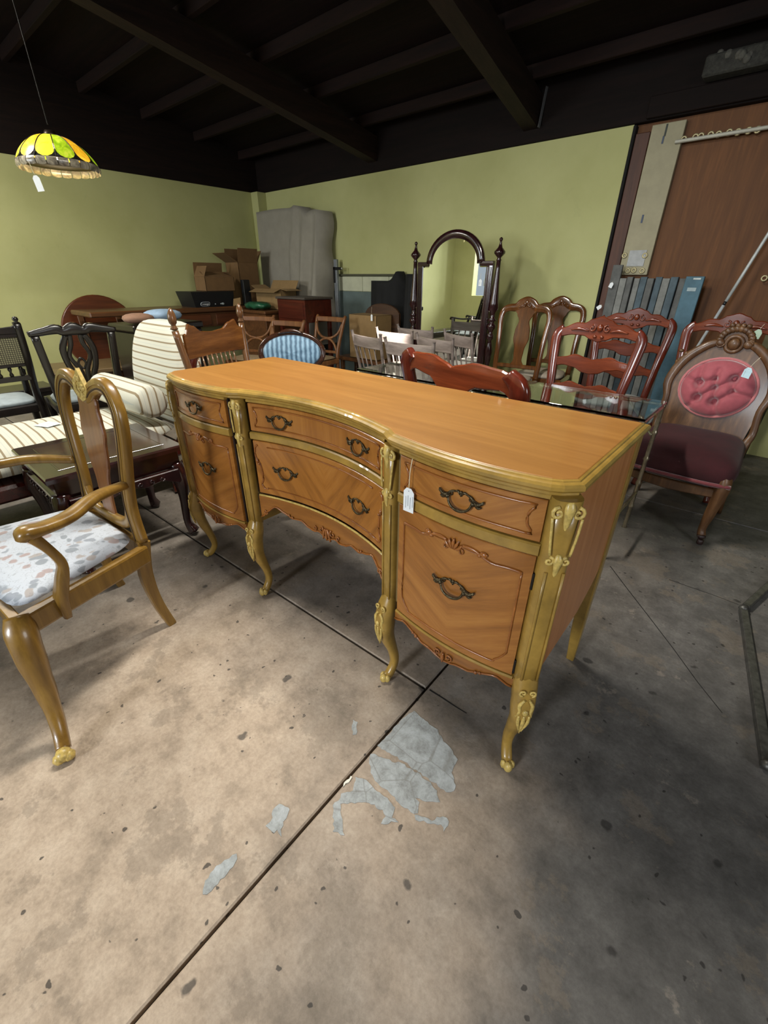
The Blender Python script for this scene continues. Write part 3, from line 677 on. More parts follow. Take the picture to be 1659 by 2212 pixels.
def armchair():
    t = thing('armchair', 'fruitwood armchair with vase splat and pale floral seat in the foreground', 'chair', (-1.707, .172, 0), math.radians(5))
    zs, bw, fw = .395, .222, .335; yb, yf_ = .222, -.195
    sea = MB().cushion((0, .012, zs+.020), (.305, .200, .030), 7, 28, 8, lambda p: V((p.x*(lerp(1.05, .70, (p.y+.2)/.4)), p.y, p.z))).build('seat', M_FLORAL, t)
    # seat rails
    for s in (-1, 1):
        MB().sweep([(s*fw, yf_+.01, zs-.02), (s*(bw+.005), yb, zs-.035)], .017, .034, (0, 0, 1), 8, 8, 4, sm=False).build('seat_rail', M_FRUIT, t)
    MB().panel(frange(-fw, fw, 24), lambda x: zs-.055+.02*math.cos(x/fw*PI*.5)*0-.012*(1-abs(x)/fw), zs+.005, yf_-.005, .026, .003).build('seat_rail', M_FRUIT, t)
    MB().panel(frange(-bw, bw, 6), zs-.06, zs+.012, yb-.012, .024, .003).build('seat_rail', M_FRUIT, t)
    # back: stiles run from the raked foot to the shoulders and over the dipped crest
    def by(z): return yb+.008+.055*((z-zs)/.55)**1.3 if z > zs else yb-.002+.012*((zs-z)/zs)**1.8
    H = .932
    for s in (-1, 1):
        P = [(s*(bw-.012), by(0)+.012, 0), (s*(bw-.022), by(.12)-.006, .12), (s*(bw-.026), by(.26)-.010, .26), (s*(bw-.016), by(.40), .40)]
        MB().sweep(P, [.015, .017, .019, .019], [.016, .018, .022, .023], (0, 1, 0), 8, 6, 4, sm=False).build('back_leg', M_FRUIT, t)
    prof = [(bw-.018, .40), (bw-.034, .47), (bw-.044, .54), (bw-.034, .63), (bw-.018, .72), (bw-.008, .80), (bw-.014, .868), (bw-.050, .920), (bw-.097, H), (.068, .916), (.034, .894), (0, .886)]
    full = [V((x, by(z), z)) for x, z in prof]; full = full+[V((-p.x, p.y, p.z)) for p in full[::-1][1:]]
    n = len(prof); wd = [.025, .022, .022, .023, .024, .025, .026, .026, .026, .025, .026, .028]; wd = wd+wd[::-1][1:]
    fr_ = MB().sweep(full, wd, .017, (0, 1, 0), 10, 5, 4, sm=True).build('back_frame', M_FRUIT, t)
    for k, off in enumerate((-.009, .008)):
        g = [p+V((0, -.0175, 0)) for p in full]
        cen = V((0, 0, .68)); g = [p+((p-cen)-V((0, (p-cen).y, 0))).normalized()*off for p in g]
        MB().sweep(g, .0016 if k else .003, .0016, (0, 1, 0), 6, 2, 4).build('groove' if k == 0 else 'molding', M_GROOVE if k == 0 else M_FRUIT, fr_)
    mb = MB(); cz = .905; mb.X = MX.Translation((0, by(cz)*(1-1)-.004, .885-.012)) @ MX.Scale(1.4, 4, (1, 0, 0)) @ MX.Scale(1.35, 4, (0, 0, 1)) @ MX.Translation((0, 0, -.885))
    rr = random.Random(3)
    mb.prism([(-.036, by(cz)-.004, .905), (-.030, by(cz)-.004, .928), (-.004, by(cz)-.002, .948), (.010, by(cz)-.002, .962), (.038, by(cz)-.004, .912), (.020, by(cz)-.006, .888), (0, by(cz)-.006, .880), (-.018, by(cz)-.006, .888)], (0, -.012, 0))
    for k in range(20):
        x, z = rr.uniform(-.028, .028), rr.uniform(.892, .944)
        if abs(x) < .036-(z-.90)*.45: mb.ball((x, by(cz)-.017, z), (rr.uniform(.004, .008), .005, rr.uniform(.004, .008)), 6, 4)
    for q in (-1, 1): mb.volute((q*.012, by(cz)-.019, .908), .009, 1.1, .003, 'xz', q, 0)
    mb.build('crest_carving', M_GOLDHI, fr_)
    hw = lambda z: sinterp(z, [.40, .50, .585, .60, .645, .68, .72, .76, .81, .845, .865, .89], [.045, .042, .047, .051, .067, .075, .077, .087, .078, .067, .070, .060])
    sp = MB().vplate(frange(.415, .885, 40), hw, 0, lambda z: by(z)-.008, .013, .004).build('splat', M_SPLAT, t)
    MB().sweep([(bw-.046, by(.55)-.002, .55), (bw-.060, by(.48)-.004, .480), (bw-.105, by(.45)-.004, .448), (0, by(.44)-.004, .438), (-bw+.105, by(.45)-.004, .448), (-bw+.060, by(.48)-.004, .480), (-bw+.046, by(.55)-.002, .55)], [.010, .018, .020, .022, .020, .018, .010], .014, (0, 1, 0), 8, 4, 4).build('back_shoe', M_FRUIT, t)
    # arms
    for s in (-1, 1):
        P = [(s*(bw-.030), by(.62)-.01, .618), (s*.262, .12, .640), (s*.322, .02, .634), (s*.350, -.05, .640), (s*.360, -.095, .646), (s*.362, -.110, .630)]
        ar = MB().sweep(P, [.016, .021, .026, .026, .027, .012], [.014, .015, .015, .016, .020, .012], (0, 0, 1), 10, 3, 5).build('arm', M_FRUIT, t)
        Q = [(s*.357, -.088, .638), (s*.348, -.060, .575), (s*.342, -.044, .515), (s*.335, -.058, .46), (s*.326, -.075, .40), (s*.316, -.078, .335)]
        MB().sweep(Q, [.022, .017, .015, .018, .022, .024], [.016, .013, .013, .016, .017, .012], (0, 1, 0), 8, 4, 4).build('arm_support', M_FRUIT, ar)
        # front leg
        d = V((s*.90, -.36, 0)).normalized(); c0 = V((s*(fw-.005), yf_+.012, 0))
        L = [c0+V((0, 0, .41)), c0+d*.026+V((0, 0, .37)), c0+d*.050+V((0, 0, .30)), c0+d*.066+V((0, 0, .20)), c0+d*.090+V((0, 0, .11)), c0+d*.124+V((0, 0, .055)), c0+d*.160+V((0, 0, .025))]
        lg = MB().sweep(L, [.028, .036, .033, .026, .020, .018, .018], [.028, .034, .031, .024, .019, .018, .018], -d, 10, 4, 4).build('front_leg', M_FRUIT, t)
        sd = V((-d.y, d.x, 0))
        for q in (-1, 1):
            G = [L[i]+d*[.030, .033, .030, .021, .016, .015, .012][i]*.75+sd*(q*[.018, .022, .020, .015, .011, .011, .009][i]) for i in range(7)]
            MB().sweep(G, .0025, None, -d, 6, 2, 4).build('groove', M_GROOVE, lg)
        mb = MB(); tip = c0+d*.178
        mb.ball(tip+V((0, 0, .024)), .022, 10, 7); mb.ball(tip+sd*.012+V((0, 0, .020))+d*.006, .017, 8, 6); mb.ball(tip-sd*.012+V((0, 0, .020))+d*.006, .017, 8, 6)
        mb.build('toe_scroll', M_GOLDHI, lg)
    return t
armchair()

# ------------------------------------------------------------------ red-brown ladder-back chairs
M_RED = wood('red_mahogany_gloss', '42170e', '762f1f', 'z', .24, .5, 30, mid='5c2215')
M_REDX = wood('red_mahogany_rail', '4e1f0f', '8a4020', 'x', .26, .5, 30, mid='6b2f18')
M_PADGREY = plain('grey_seat_fabric', 'aeb0ae', .85, 0, .08, 60)
def ladderback(loc, rz, label, H=1.06, carved=True, seat=True):
    t = thing('ladderback_chair', label, 'chair', loc, rz, 'red ladder-back chairs')
    k = H/1.06; bw = .232; zs = .44; yb = .19
    def by(z): return yb+.09*((z-zs)/.6)**1.4 if z > zs else yb+.06*((zs-z)/zs)**2
    for s in (-1, 1):
        P = [(s*.185, by(0), 0), (s*.19, by(.25), .25), (s*.195, by(.45), .45), (s*.212, by(.66*k), .66*k), (s*.236, by(.86*k), .86*k), (s*.240, by(.95*k), .95*k), (s*.205, by(.995*k), .993*k)]
        MB().sweep(P, [.019, .021, .025, .026, .029, .030, .024], [.018, .02, .022, .019, .018, .018, .016], (0, 1, 0), 10, 4, 4).build('back_post', M_RED, t)
    def rail(z, w_, hi, lo, y0, nm='ladder_rail'):
        return MB().panel(frange(-w_, w_, 28), lambda x: z+lo(x/w_), lambda x: z+hi(x/w_), lambda x: y0+.022*(1-(x/w_)**2), .018, .005).build(nm, M_REDX, t)
    if carved:
        cr = rail(.985*k, .215, lambda q: sinterp(abs(q), [0, .25, .42, .6, 1], [.082, .066, .042, .044, .010]), lambda q: sinterp(abs(q), [0, .2, .4, .7, 1], [-.062, -.050, -.030, -.028, -.040]), by(.98*k)-.018, 'crest_rail')
        mb = MB()
        yy = by(.98*k)
        for q in (-1, 1):
            mb.volute((q*.042, yy-.003, 1.0*k), .022, 1.2, .006, 'xz', q, PI/2); mb.sweep([(q*.06, yy-.003, .985*k), (q*.11, yy-.008, .995*k), (q*.16, yy-.012, .985*k)], [.004, .011, .004], .006, (0, 1, 0), 6, 2, 3)
            mb.ball((q*.02, yy-.002, .955*k), (.012, .008, .010), 8, 5)
        mb.ball((0, yy-.002, 1.005*k), (.018, .010, .022), 8, 6); mb.build('crest_carving', M_REDX, cr)
    else:
        cr = rail(.955*k, .235, lambda q: sinterp(abs(q), [0, .12, .40, .75, 1], [.018, .032, .050, .044, .026]), lambda q: sinterp(abs(q), [0, .15, .45, .8, 1], [-.100, -.092, -.040, -.030, -.060]), by(.98*k)-.02, 'crest_rail')
    for z in (.80, .64):
        z *= k
        rail(z, .205 if z > .7 else .196, lambda q: sinterp(abs(q), [0, .15, .5, .8, 1], [.024, .032, .048, .030, .024]), lambda q: sinterp(abs(q), [0, .2, .5, .8, 1], [-.062, -.056, -.030, -.020, -.028]), by(z)-.014)
    MB().cushion((0, -.01, zs+.02), (.225, .205, .04), 5, 24, 8, lambda p: V((p.x*lerp(1.05, .88, (p.y+.2)/.4), p.y, p.z))).build('seat', M_PADGREY, t)
    mb = MB().box(-.225, .225, -.215, .19, zs-.05, zs-.002, .01); mb.build('seat_rail', M_RED, t)
    for s in (-1, 1):
        MB().sweep([(s*.21, -.195, zs-.02), (s*.222, -.205, .36), (s*.214, -.2, .2), (s*.205, -.193, .08), (s*.212, -.202, .005)], [.024, .026, .018, .014, .019], None, (0, 1, 0), 8, 3, 4).build('front_leg', M_RED, t)
    return t
nr = ladderback((-.895, 1.79, 0), face(.292, .956), 'plain red ladder-back chair standing close behind the sideboard', 1.014, False)
nr.scale = (1.42, 1, 1)
ladderback((-.85, 2.66, 0), face(.02, -1), 'carved red ladder-back chair just behind the glass table', 1.045)
ladderback((-.845, 3.52, 0), face(.10, -1), 'carved red ladder-back chair against the grey shutters by the doorway', 1.06)
ladderback((-.27, 3.38, 0), face(.0, -1), 'carved red ladder-back chair behind the pink tufted chair', 1.06)

# ------------------------------------------------------------------ orange Queen Anne chairs
M_ORANGE = wood('glossy_oak', '43260e', '7d4d20', 'z', .18, .7, 30, mid='603816')
M_CREAMPAD = plain('cream_pad', 'b0a392', .85, 0, .1, 50)
def queen_anne(loc, rz, label):
    t = thing('queen_anne_chair', label, 'chair', loc, rz, 'glossy Queen Anne chairs')
    zs, yb = .45, .19
    def by(z): return yb+.07*((z-zs)/.6)**1.4 if z > zs else yb+.05*((zs-z)/zs)**2
    prof = [(.19, .44), (.198, .56), (.200, .70), (.208, .84), (.215, .93), (.200, .995), (.150, 1.02), (.09, 1.025), (.045, 1.055), (0, 1.066)]
    F = [V((x, by(z), z)) for x, z in prof]; F = F+[V((-p.x, p.y, p.z)) for p in F[::-1][1:]]
    wd = [.024, .023, .022, .023, .024, .027, .030, .034, .042, .048]; wd = wd+wd[::-1][1:]
    fr_ = MB().sweep(F, wd, .014, (0, 1, 0), 10, 3, 4).build('back_frame', M_ORANGE, t)
    mb = MB(); y = by(1.05)-.014
    for q in (-1, 1): mb.volute((q*.026, y, 1.045), .018, 1.2, .006, 'xz', q, PI/2); mb.ball((q*.06, y, 1.03), (.016, .006, .008), 8, 5)
    mb.ball((0, y, 1.065), (.018, .010, .020), 8, 6); mb.build('shell_carving', M_ORANGE, fr_)
    hw = lambda z: sinterp(z, [.54, .60, .68, .78, .84, .92, .97, 1.03], [.066, .038, .044, .070, .066, .046, .072, .13])
    MB().vplate(frange(.55, 1.03, 26), hw, 0, lambda z: by(z)-.006, .013, .004).build('splat', M_ORANGE, t)
    MB().panel(frange(-.2, .2, 6), .525, .560, by(.54)-.008, .02, .005).build('back_rail', M_ORANGE, t)
    MB().panel(frange(-.2, .2, 6), .395, .45, yb-.01, .022, .004).box(-.215, .215, -.2, .18, .395, .448, .01).build('seat_rail', M_ORANGE, t)
    MB().cushion((0, -.01, .465), (.205, .19, .035), 4, 22, 8, lambda p: V((p.x*lerp(1.08, .9, (p.y+.2)/.4), p.y, p.z))).build('seat', M_CREAMPAD, t)
    for s in (-1, 1):
        MB().sweep([(s*.195, by(.44), .44), (s*.19, by(.2), .2), (s*.19, by(0), 0)], [.019, .017, .015], None, (0, 1, 0), 8, 5, 4).build('back_leg', M_ORANGE, t)
        MB().sweep([(s*.2, -.185, .42), (s*.215, -.2, .36), (s*.205, -.19, .2), (s*.198, -.183, .07), (s*.208, -.196, .008)], [.026, .028, .018, .014, .022], None, (0, 1, 0), 8, 2.5, 4).build('front_leg', M_ORANGE, t)
    return t
queen_anne((-1.765, 3.69, 0), face(.12, -1), 'glossy oak Queen Anne chair right beside the cheval mirror')
queen_anne((-1.64, 4.16, 0), face(.15, -1), 'glossy oak Queen Anne chair tight against the green wall')

# ------------------------------------------------------------------ spindle-back chairs in the patch of light
M_GREYWOOD = wood('silvered_beech', '5d524c', '9a8d86', 'x', .28, .5, 30)
M_WHITEPAD = plain('white_seat_paint', 'b5aca3', .5, 0, .1, 30)
def spindle_chair():
    t = thing('spindle_chair', '', 'chair', (0, 0, 0), 0, 'grey spindle-back chairs')
    zs, yb = .44, .125
    by = lambda z: yb+.08*(z-zs)/.42
    for s in (-1, 1):
        MB().sweep([(s*.172, by(zs), zs-.01), (s*.178, by(.6), .6), (s*.196, by(.80), .80), (s*.204, by(.855), .855), (s*.206, by(.868), .868)], [.012, .012, .013, .011, .015], None, (0, 1, 0), 8, 2, 3).build('back_post', M_GREYWOOD, t)
        MB().sweep([(s*.15, .10, zs), (s*.18, .13, 0)], [.015, .011], None, (0, 1, 0), 8, 2, 3).build('leg', M_GREYWOOD, t)
        MB().sweep([(s*.15, -.11, zs), (s*.18, -.135, 0)], [.015, .011], None, (0, 1, 0), 8, 2, 3).build('leg', M_GREYWOOD, t)
        MB().bar((s*.166, -.125, .2), (s*.166, .118, .22), .008, .008, e=2).build('stretcher', M_GREYWOOD, t)
    MB().panel(frange(-.192, .192, 14), .752, .838, lambda x: by(.8)+.02*(1-(x/.19)**2)-.006, .014, .004).build('crest_rail', M_GREYWOOD, t)
    for k in range(4):
        x = -.108+k*.072
        MB().sweep([(x*.92, by(zs), zs), (x, by(.76)+.018*(1-(x/.19)**2), .76)], .0065, None, (0, 1, 0), 6, 2, 2).build('spindle', M_GREYWOOD, t)
    MB().cushion((0, 0, zs+.004), (.19, .155, .018), 4, 24, 6).build('seat', M_WHITEPAD, t)
    return t
sp = spindle_chair(); first = True
spots = [(757,714,826,726,.86,'front left grey spindle chair, nearest the cardboard box, in bright light'), (842,730,926,738,.865,'grey spindle chair just above the plain red chair, front row'),
         (818,705,886,712,.874,'grey spindle chair bleached white by the light, second row'), (901,716,978,727,.874,'grey spindle chair in the second row below the mirror glass'),
         (865,702,928,708,.862,'grey spindle chair at the left foot of the cheval mirror'), (960,707,1022,718,.878,'grey spindle chair at the right foot of the cheval mirror')]
for x0, y0, x1, y1, z, lab in spots:
    a, b_ = atz(x0, y0, z), atz(x1, y1, z); c = (a+b_)/2; d = (b_-a).normalized(); n = V((-d.y, d.x, 0))     # n points away from the camera
    an = face(n.x, n.y); k = .868; off = .205
    loc = (c.x+n.x*off, c.y+n.y*off, 0)
    if first: sp.location = loc; sp.rotation_euler = (0, 0, an); sp['label'] = lab; first = False
    else: dup(sp, loc, an, lab)

# ------------------------------------------------------------------ X-back chairs
M_TAN = wood('tan_beech', '5e3a20', '9a6a40', 'z', .4, .2, 30, mid='7d5230')
M_STRAW = plain('sandy_seat', 'a08a6c', .8, 0, .15, 60)
def xback():
    t = thing('x_back_chair', '', 'chair', (0, 0, 0), 0, 'tan X-back chairs')
    zs, yb = .43, .16; by = lambda z: yb+.12*max(0, (z-zs)/.42)**1.3
    for s in (-1, 1):
        MB().sweep([(s*.17, by(0)+.03, 0), (s*.17, by(zs), zs), (s*.185, by(.66), .66), (s*.20, by(.82), .82), (s*.202, by(.86)+.012, .862)], [.014, .017, .016, .016, .015], [.016, .02, .017, .017, .014], (0, 1, 0), 8, 4, 3).build('back_post', M_TAN, t)
        MB().sweep([(s*.18, -.16, zs), (s*.18, -.165, .2), (s*.185, -.19, 0)], [.018, .016, .012], None, (0, 1, 0), 8, 5, 3).build('front_leg', M_TAN, t)
        MB().sweep([(s*.19, by(.78)-.005, .79), (s*.15, by(.70)-.008, .695), (s*.08, by(.64)-.008, .645), (0, by(.63)-.008, .632)], [.011, .012, .012, .012], .013, (0, 1, 0), 8, 4, 4).build('curved_brace', M_TAN, t)
        MB().sweep([(s*.165, by(.49)-.005, .49), (s*.12, by(.56)-.008, .57), (s*.06, by(.61)-.008, .615), (0, by(.62)-.008, .628)], [.011, .012, .012, .012], .012, (0, 1, 0), 8, 4, 4).build('curved_brace', M_TAN, t)
    MB().panel(frange(-.195, .195, 10), .80, .852, lambda x: by(.83)+.014*(1-(x/.19)**2)-.01, .02, .006).build('crest_rail', M_TAN, t)
    MB().panel(frange(-.175, .175, 6), .475, .505, by(.49)-.008, .018, .004).build('back_rail', M_TAN, t)
    MB().box(-.195, .195, -.185, .165, zs-.055, zs-.003, .008).build('seat_rail', M_TAN, t)
    MB().cushion((0, -.01, zs+.01), (.185, .17, .022), 5, 22, 6).build('seat', M_STRAW, t)
    return t
xb = xback(); first = True
for x0, y0, x1, y1, z, sg, lab in [(527,680,587,682,.862,1,'tan X-back chair beside the green sack, leftmost of the three'), (590,688,655,692,.865,1,'tan X-back chair above the blue oval chair, middle of the three'), (682,678,748,682,.872,1,'tan X-back chair beside the cardboard box, rightmost of the three')]:
    a, b_ = atz(x0, y0, z), atz(x1, y1, z); c = (a+b_)/2; d = (b_-a).normalized(); n = V((d.y, -d.x, 0))*sg
    an = face(n.x, n.y); loc = (c.x+n.x*.28, c.y+n.y*.28, 0)
    if first: xb.location = loc; xb.rotation_euler = (0, 0, an); xb['label'] = lab; first = False
    else: dup(xb, loc, an, lab)

# ------------------------------------------------------------------ pressed-back chair with scrolled crest
M_PRESS = wood('golden_oak_gloss', '4c2a12', '8d5a2a', 'x', .24, .5, 30, mid='6d421d')
M_PRESSZ = wood('golden_oak_post', '4f3018', '876040', 'z', .25, .5, 30)
a, b_ = atz(362, 665, 1.1), atz(513, 655, 1.1); c = (a+b_)/2; d = (b_-a).normalized(); n = V((d.y, -d.x, 0)); hwid = (b_-a).length/2
t = thing('pressed_back_chair', 'oak pressed-back chair with scrolled crest and tall finials behind the sideboard', 'chair', (c.x+n.x*.25, c.y+n.y*.25, 0), face(n.x, n.y))
by = lambda z: .18+.07*max(0, (z-.45)/.65)
for s in (-1, 1):
    MB().sweep([(s*.20, .22, 0), (s*.225, by(.45), .45), (s*.242, by(.75), .75), (s*hwid*.98, by(1.0), .99)], [.017, .021, .020, .018], None, (0, 1, 0), 10, 2, 4).build('back_post', M_PRESSZ, t)
    MB().lathe([(.010, 0), (.021, .006), (.014, .018), (.012, .026), (.019, .036), (.022, .055), (.019, .080), (.010, .100), (.003, .108)], (s*hwid*.985, by(1.0), .992), 10).build('finial', M_PRESSZ, t)
    MB().sweep([(s*.2, -.19, .44), (s*.21, -.21, 0)], [.02, .014], None, (0, 1, 0), 8, 2, 3).build('front_leg', M_PRESSZ, t)
cr = MB().panel(frange(-.235, .235, 30), .838, lambda x: sinterp(abs(x)/.235, [0, .35, .62, .80, .86, .92, 1], [.965, .972, 1.005, 1.018, .990, .972, .968]), lambda x: by(.87)+.02*(1-(x/.22)**2)-.01, .016, .004).build('crest_rail', M_PRESS, t)
mb = MB(); mb.volute((.176, by(.93)-.004, .990), .024, 1.5, .004, 'xz', -1, PI/2); mb.volute((-.176, by(.93)-.004, .990), .024, 1.5, .004, 'xz', 1, PI/2); mb.build('scroll_carving', M_PRESS, cr)
for k in range(9):
    x = -.148+k*.037; MB().sweep([(x*.9, by(.46), .455), (x, by(.6), .62), (x*1.02, by(.84)+.012, .845)], [.006, .0075, .005], None, (0, 1, 0), 6, 2, 3).build('spindle', M_PRESSZ, t)
MB().cushion((0, 0, .45), (.22, .21, .025), 4, 24, 6).build('seat', M_PRESS, t)

# ------------------------------------------------------------------ blue oval-back chair
def tufted_blue():
    m, nt, b = newmat('blue_ribbed_damask'); v = mapping(nt, (1, 1, 1)); wv = nd(nt, 'ShaderNodeTexWave', Scale=9.0, Distortion=1.2); wv.inputs['Detail Scale'].default_value = 3; nt.links.new(v, wv.inputs['Vector'])
    n_ = noise(nt, v, 30, 4); c_ = ramp(nt, mth(nt, 'ADD', mth(nt, 'MULTIPLY', wv.outputs['Fac'], .6), mth(nt, 'MULTIPLY', n_, .4)), [(.25, srgb('4a6a86')), (.6, srgb('7fa6c4')), (.9, srgb('a2c2da'))])
    nt.links.new(c_, b.inputs['Base Color']); b.inputs['Roughness'].default_value = .6; b.inputs['Sheen Weight'].default_value = .4; return m
M_BLUE = tufted_blue(); M_WALNUT = wood('dark_walnut', '22110a', '4c2a1a', 'x', .22, .6, 30)
a, b_ = atz(562, 745, .80), atz(698, 745, .80); c = (a+b_)/2; d = (b_-a).normalized(); n = V((d.y, -d.x, 0)); R = (b_-a).length/2
t = thing('oval_back_chair', 'blue upholstered oval-back chair with dark walnut frame', 'chair', (c.x+n.x*.27, c.y+n.y*.27, 0), face(n.x, n.y))
oc = .747; ov = [V((R*math.cos(q), .25+.03*math.sin(q), oc+.135*math.sin(q))) for q in frange(0, 2*PI, 20)[:-1]]
fr_ = MB().sweep(ov, .018, .017, (0, 1, 0), 8, 3, 2, True).build('back_frame', M_WALNUT, t)
mb = MB(); mb.sweep([(-.09, .262, oc+.132), (-.03, .264, oc+.150), (.03, .264, oc+.150), (.09, .262, oc+.132)], [.006, .016, .016, .006], .014, (0, 1, 0), 8, 2, 3); mb.build('crest_carving', M_WALNUT, fr_)
MB().cushion((0, .247, oc), (R-.014, .122, .03), 2, 26, 8, lambda p: V((p.x, p.z+.018*p.y/.12+(-.006*math.cos(p.x*95) if p.z < 0 else 0), p.y))).build('back_pad', M_BLUE, t)
for s in (-1, 1):
    MB().sweep([(s*R*.72, .24, oc-.09), (s*.17, .215, .55), (s*.17, .2, .42), (s*.18, .25, 0)], [.014, .014, .017, .013], None, (0, 1, 0), 8, 3, 3).build('back_leg', M_WALNUT, t)
    MB().sweep([(s*.19, -.18, .40), (s*.21, -.2, .33), (s*.195, -.185, .12), (s*.205, -.2, .005)], [.024, .025, .014, .017], None, (0, 1, 0), 8, 2.5, 3).build('front_leg', M_WALNUT, t)
MB().box(-.21, .21, -.2, .2, .35, .41, .015).build('seat_rail', M_WALNUT, t)
MB().cushion((0, 0, .43), (.215, .205, .05), 3.5, 24, 8).build('seat', M_BLUE, t)

# ------------------------------------------------------------------ dark Chippendale chair and cane-back armchair, left
M_EBON = wood('ebonised_oak', '0a0706', '1f1612', 'z', .34, .25, 30)
M_SILVERPAD = plain('silver_blue_pad', '8b979d', .6, 0, .2, 25, sheen=.3)
a, b_ = atz(62, 715, .935), atz(243, 705, .935); c = (a+b_)/2; d = (b_-a).normalized(); n = V((-d.y, d.x, 0)); hwid = (b_-a).length/2
t = thing('chippendale_chair', 'dark Chippendale chair with pierced ribbon splat behind the striped chaise', 'chair', (c.x+n.x*.27, c.y+n.y*.27, 0), face(n.x, n.y))
by = lambda z: .19+.09*max(0, (z-.45)/.5)**1.2
for s in (-1, 1):
    MB().sweep([(s*.185, .26, 0), (s*.18, by(.2)+.01, .2), (s*.19, by(.45), .45), (s*.205, by(.7), .7), (s*(hwid-.02), by(.9), .905)], [.019, .022, .025, .023, .023], None, (0, 1, 0), 8, 5, 4).build('back_post', M_EBON, t)
    MB().sweep([(s*.22, -.2, .44), (s*.22, -.2, 0)], [.022, .02], None, (0, 1, 0), 8, 8, 2).build('front_leg', M_EBON, t)
    MB().sweep([(s*.05, by(.9)-.004, .90), (s*.088, by(.8)-.004, .81), (s*.080, by(.7)-.004, .70), (s*.045, by(.6)-.004, .60), (s*.055, by(.5)-.004, .48)], [.018, .021, .019, .018, .022], .010, (0, 1, 0), 8, 3, 4).build('splat_ribbon', M_EBON, t)
    MB().sweep([(s*.03, by(.9)-.004, .90), (s*.035, by(.83)-.004, .84), (s*.06, by(.75)-.004, .76), (s*.02, by(.66)-.004, .66), (s*.016, by(.55)-.004, .54), (s*.022, by(.5)-.004, .48)], [.015, .015, .013, .016, .015, .018], .009, (0, 1, 0), 8, 3, 4).build('splat_ribbon', M_EBON, t)
MB().sweep([(0, by(.72)-.004, .745), (.022, by(.7)-.004, .71), (0, by(.68)-.004, .675), (-.022, by(.7)-.004, .71)], .008, .007, (0, 1, 0), 6, 2, 4, True).build('splat_ring', M_EBON, t)
MB().sweep([(-hwid-.012, by(.93), .915), (-hwid*.75, by(.93), .925), (-hwid*.4, by(.93), .938), (-hwid*.25, by(.93), .922), (0, by(.93), .935), (hwid*.25, by(.93), .922), (hwid*.4, by(.93), .938), (hwid*.75, by(.93), .925), (hwid+.012, by(.93), .915)], [.016, .024, .031, .027, .042, .027, .031, .024, .016], .017, (0, 1, 0), 10, 2.5, 4).build('crest_rail', M_EBON, t)
MB().box(-.23, .23, -.215, .2, .385, .445, .008).build('seat_rail', M_EBON, t)
MB().cushion((0, -.005, .455), (.215, .195, .028), 5, 24, 8).build('seat', M_SILVERPAD, t)
# cane-back armchair
def cane_mat():
    m, nt, b = newmat('woven_cane'); v = mapping(nt, (1, 1, 1)); s_ = nt.nodes.new('ShaderNodeSeparateXYZ'); nt.links.new(v, s_.inputs[0])
    fx = mth(nt, 'ABSOLUTE', mth(nt, 'SINE', mth(nt, 'MULTIPLY', s_.outputs[0], 250))); fz = mth(nt, 'ABSOLUTE', mth(nt, 'SINE', mth(nt, 'MULTIPLY', s_.outputs[2], 250)))
    k = mth(nt, 'MULTIPLY', fx, fz); c_ = ramp(nt, k, [(.3, srgb('4a4538')), (.75, srgb('a9a884'))])
    nt.links.new(c_, b.inputs['Base Color']); b.inputs['Roughness'].default_value = .6; return m
p = atz(38, 690, .99); n = V((-1, 0, 0)); cc = V((p.x-.08, p.y-.25, 0))
t = thing('cane_armchair', 'dark carved armchair with cane back at the left edge', 'chair', (cc.x+n.x*.25, cc.y+n.y*.25, 0), face(n.x, n.y))
by = lambda z: .21+.13*max(0, (z-.45)/.55)
for s in (-1, 1):
    MB().sweep([(s*.225, .27, 0), (s*.225, by(.45), .45), (s*.235, by(.75), .75), (s*.235, by(.98), .97)], .021, None, (0, 1, 0), 8, 6, 4).build('back_post', M_EBON, t)
    MB().lathe([(.018, 0), (.010, .010), (.018, .024), (.014, .036), (.003, .042)], (s*.235, by(1.0), .968), 10).build('finial', M_EBON, t)
    MB().sweep([(s*.25, -.2, 0), (s*.25, -.2, .42), (s*.262, -.16, .64)], [.022, .022, .018], None, (0, 1, 0), 8, 5, 4).build('front_leg', M_EBON, t)
    MB().sweep([(s*.235, by(.67), .67), (s*.262, .02, .645), (s*.268, -.15, .655), (s*.268, -.215, .655), (s*.266, -.225, .625)], [.018, .022, .025, .026, .018], [.012, .012, .014, .016, .014], (0, 0, 1), 10, 2.5, 4).build('arm', M_EBON, t)
cr = MB().panel(frange(-.22, .22, 20), .905, lambda x: sinterp(abs(x)/.22, [0, .3, .6, .9, 1], [.985, .965, .945, .95, .96]), lambda x: by(.94)-.012, .024, .004).build('crest_rail', M_EBON, t)
MB().panel(frange(-.22, .22, 2), .885, .91, by(.9)-.012, .024, .003).build('back_rail', M_EBON, t)
MB().panel(frange(-.22, .22, 2), .695, .715, by(.7)-.012, .024, .003).build('back_rail', M_EBON, t)
MB().panel(frange(-.22, .22, 2), .60, .635, by(.62)-.012, .024, .003).build('back_rail', M_EBON, t)
MB().prism([(-.215, by(.715), .714), (.215, by(.715), .714), (.215, by(.887), .887), (-.215, by(.887), .887)], (0, .004, 0)).build('cane_panel', cane_mat(), t)
for k in range(7):
    x = -.18+k*.06; MB().lathe([(.010, 0), (.013, .012), (.006, .03), (.013, .048), (.010, .06)], (x, by(.66), .634), 8).build('baluster', M_EBON, t)
MB().box(-.25, .25, -.22, .22, .37, .43, .01).build('seat_rail', M_EBON, t)
MB().cushion((0, 0, .44), (.235, .21, .03), 5, 24, 8).build('seat', M_SILVERPAD, t)
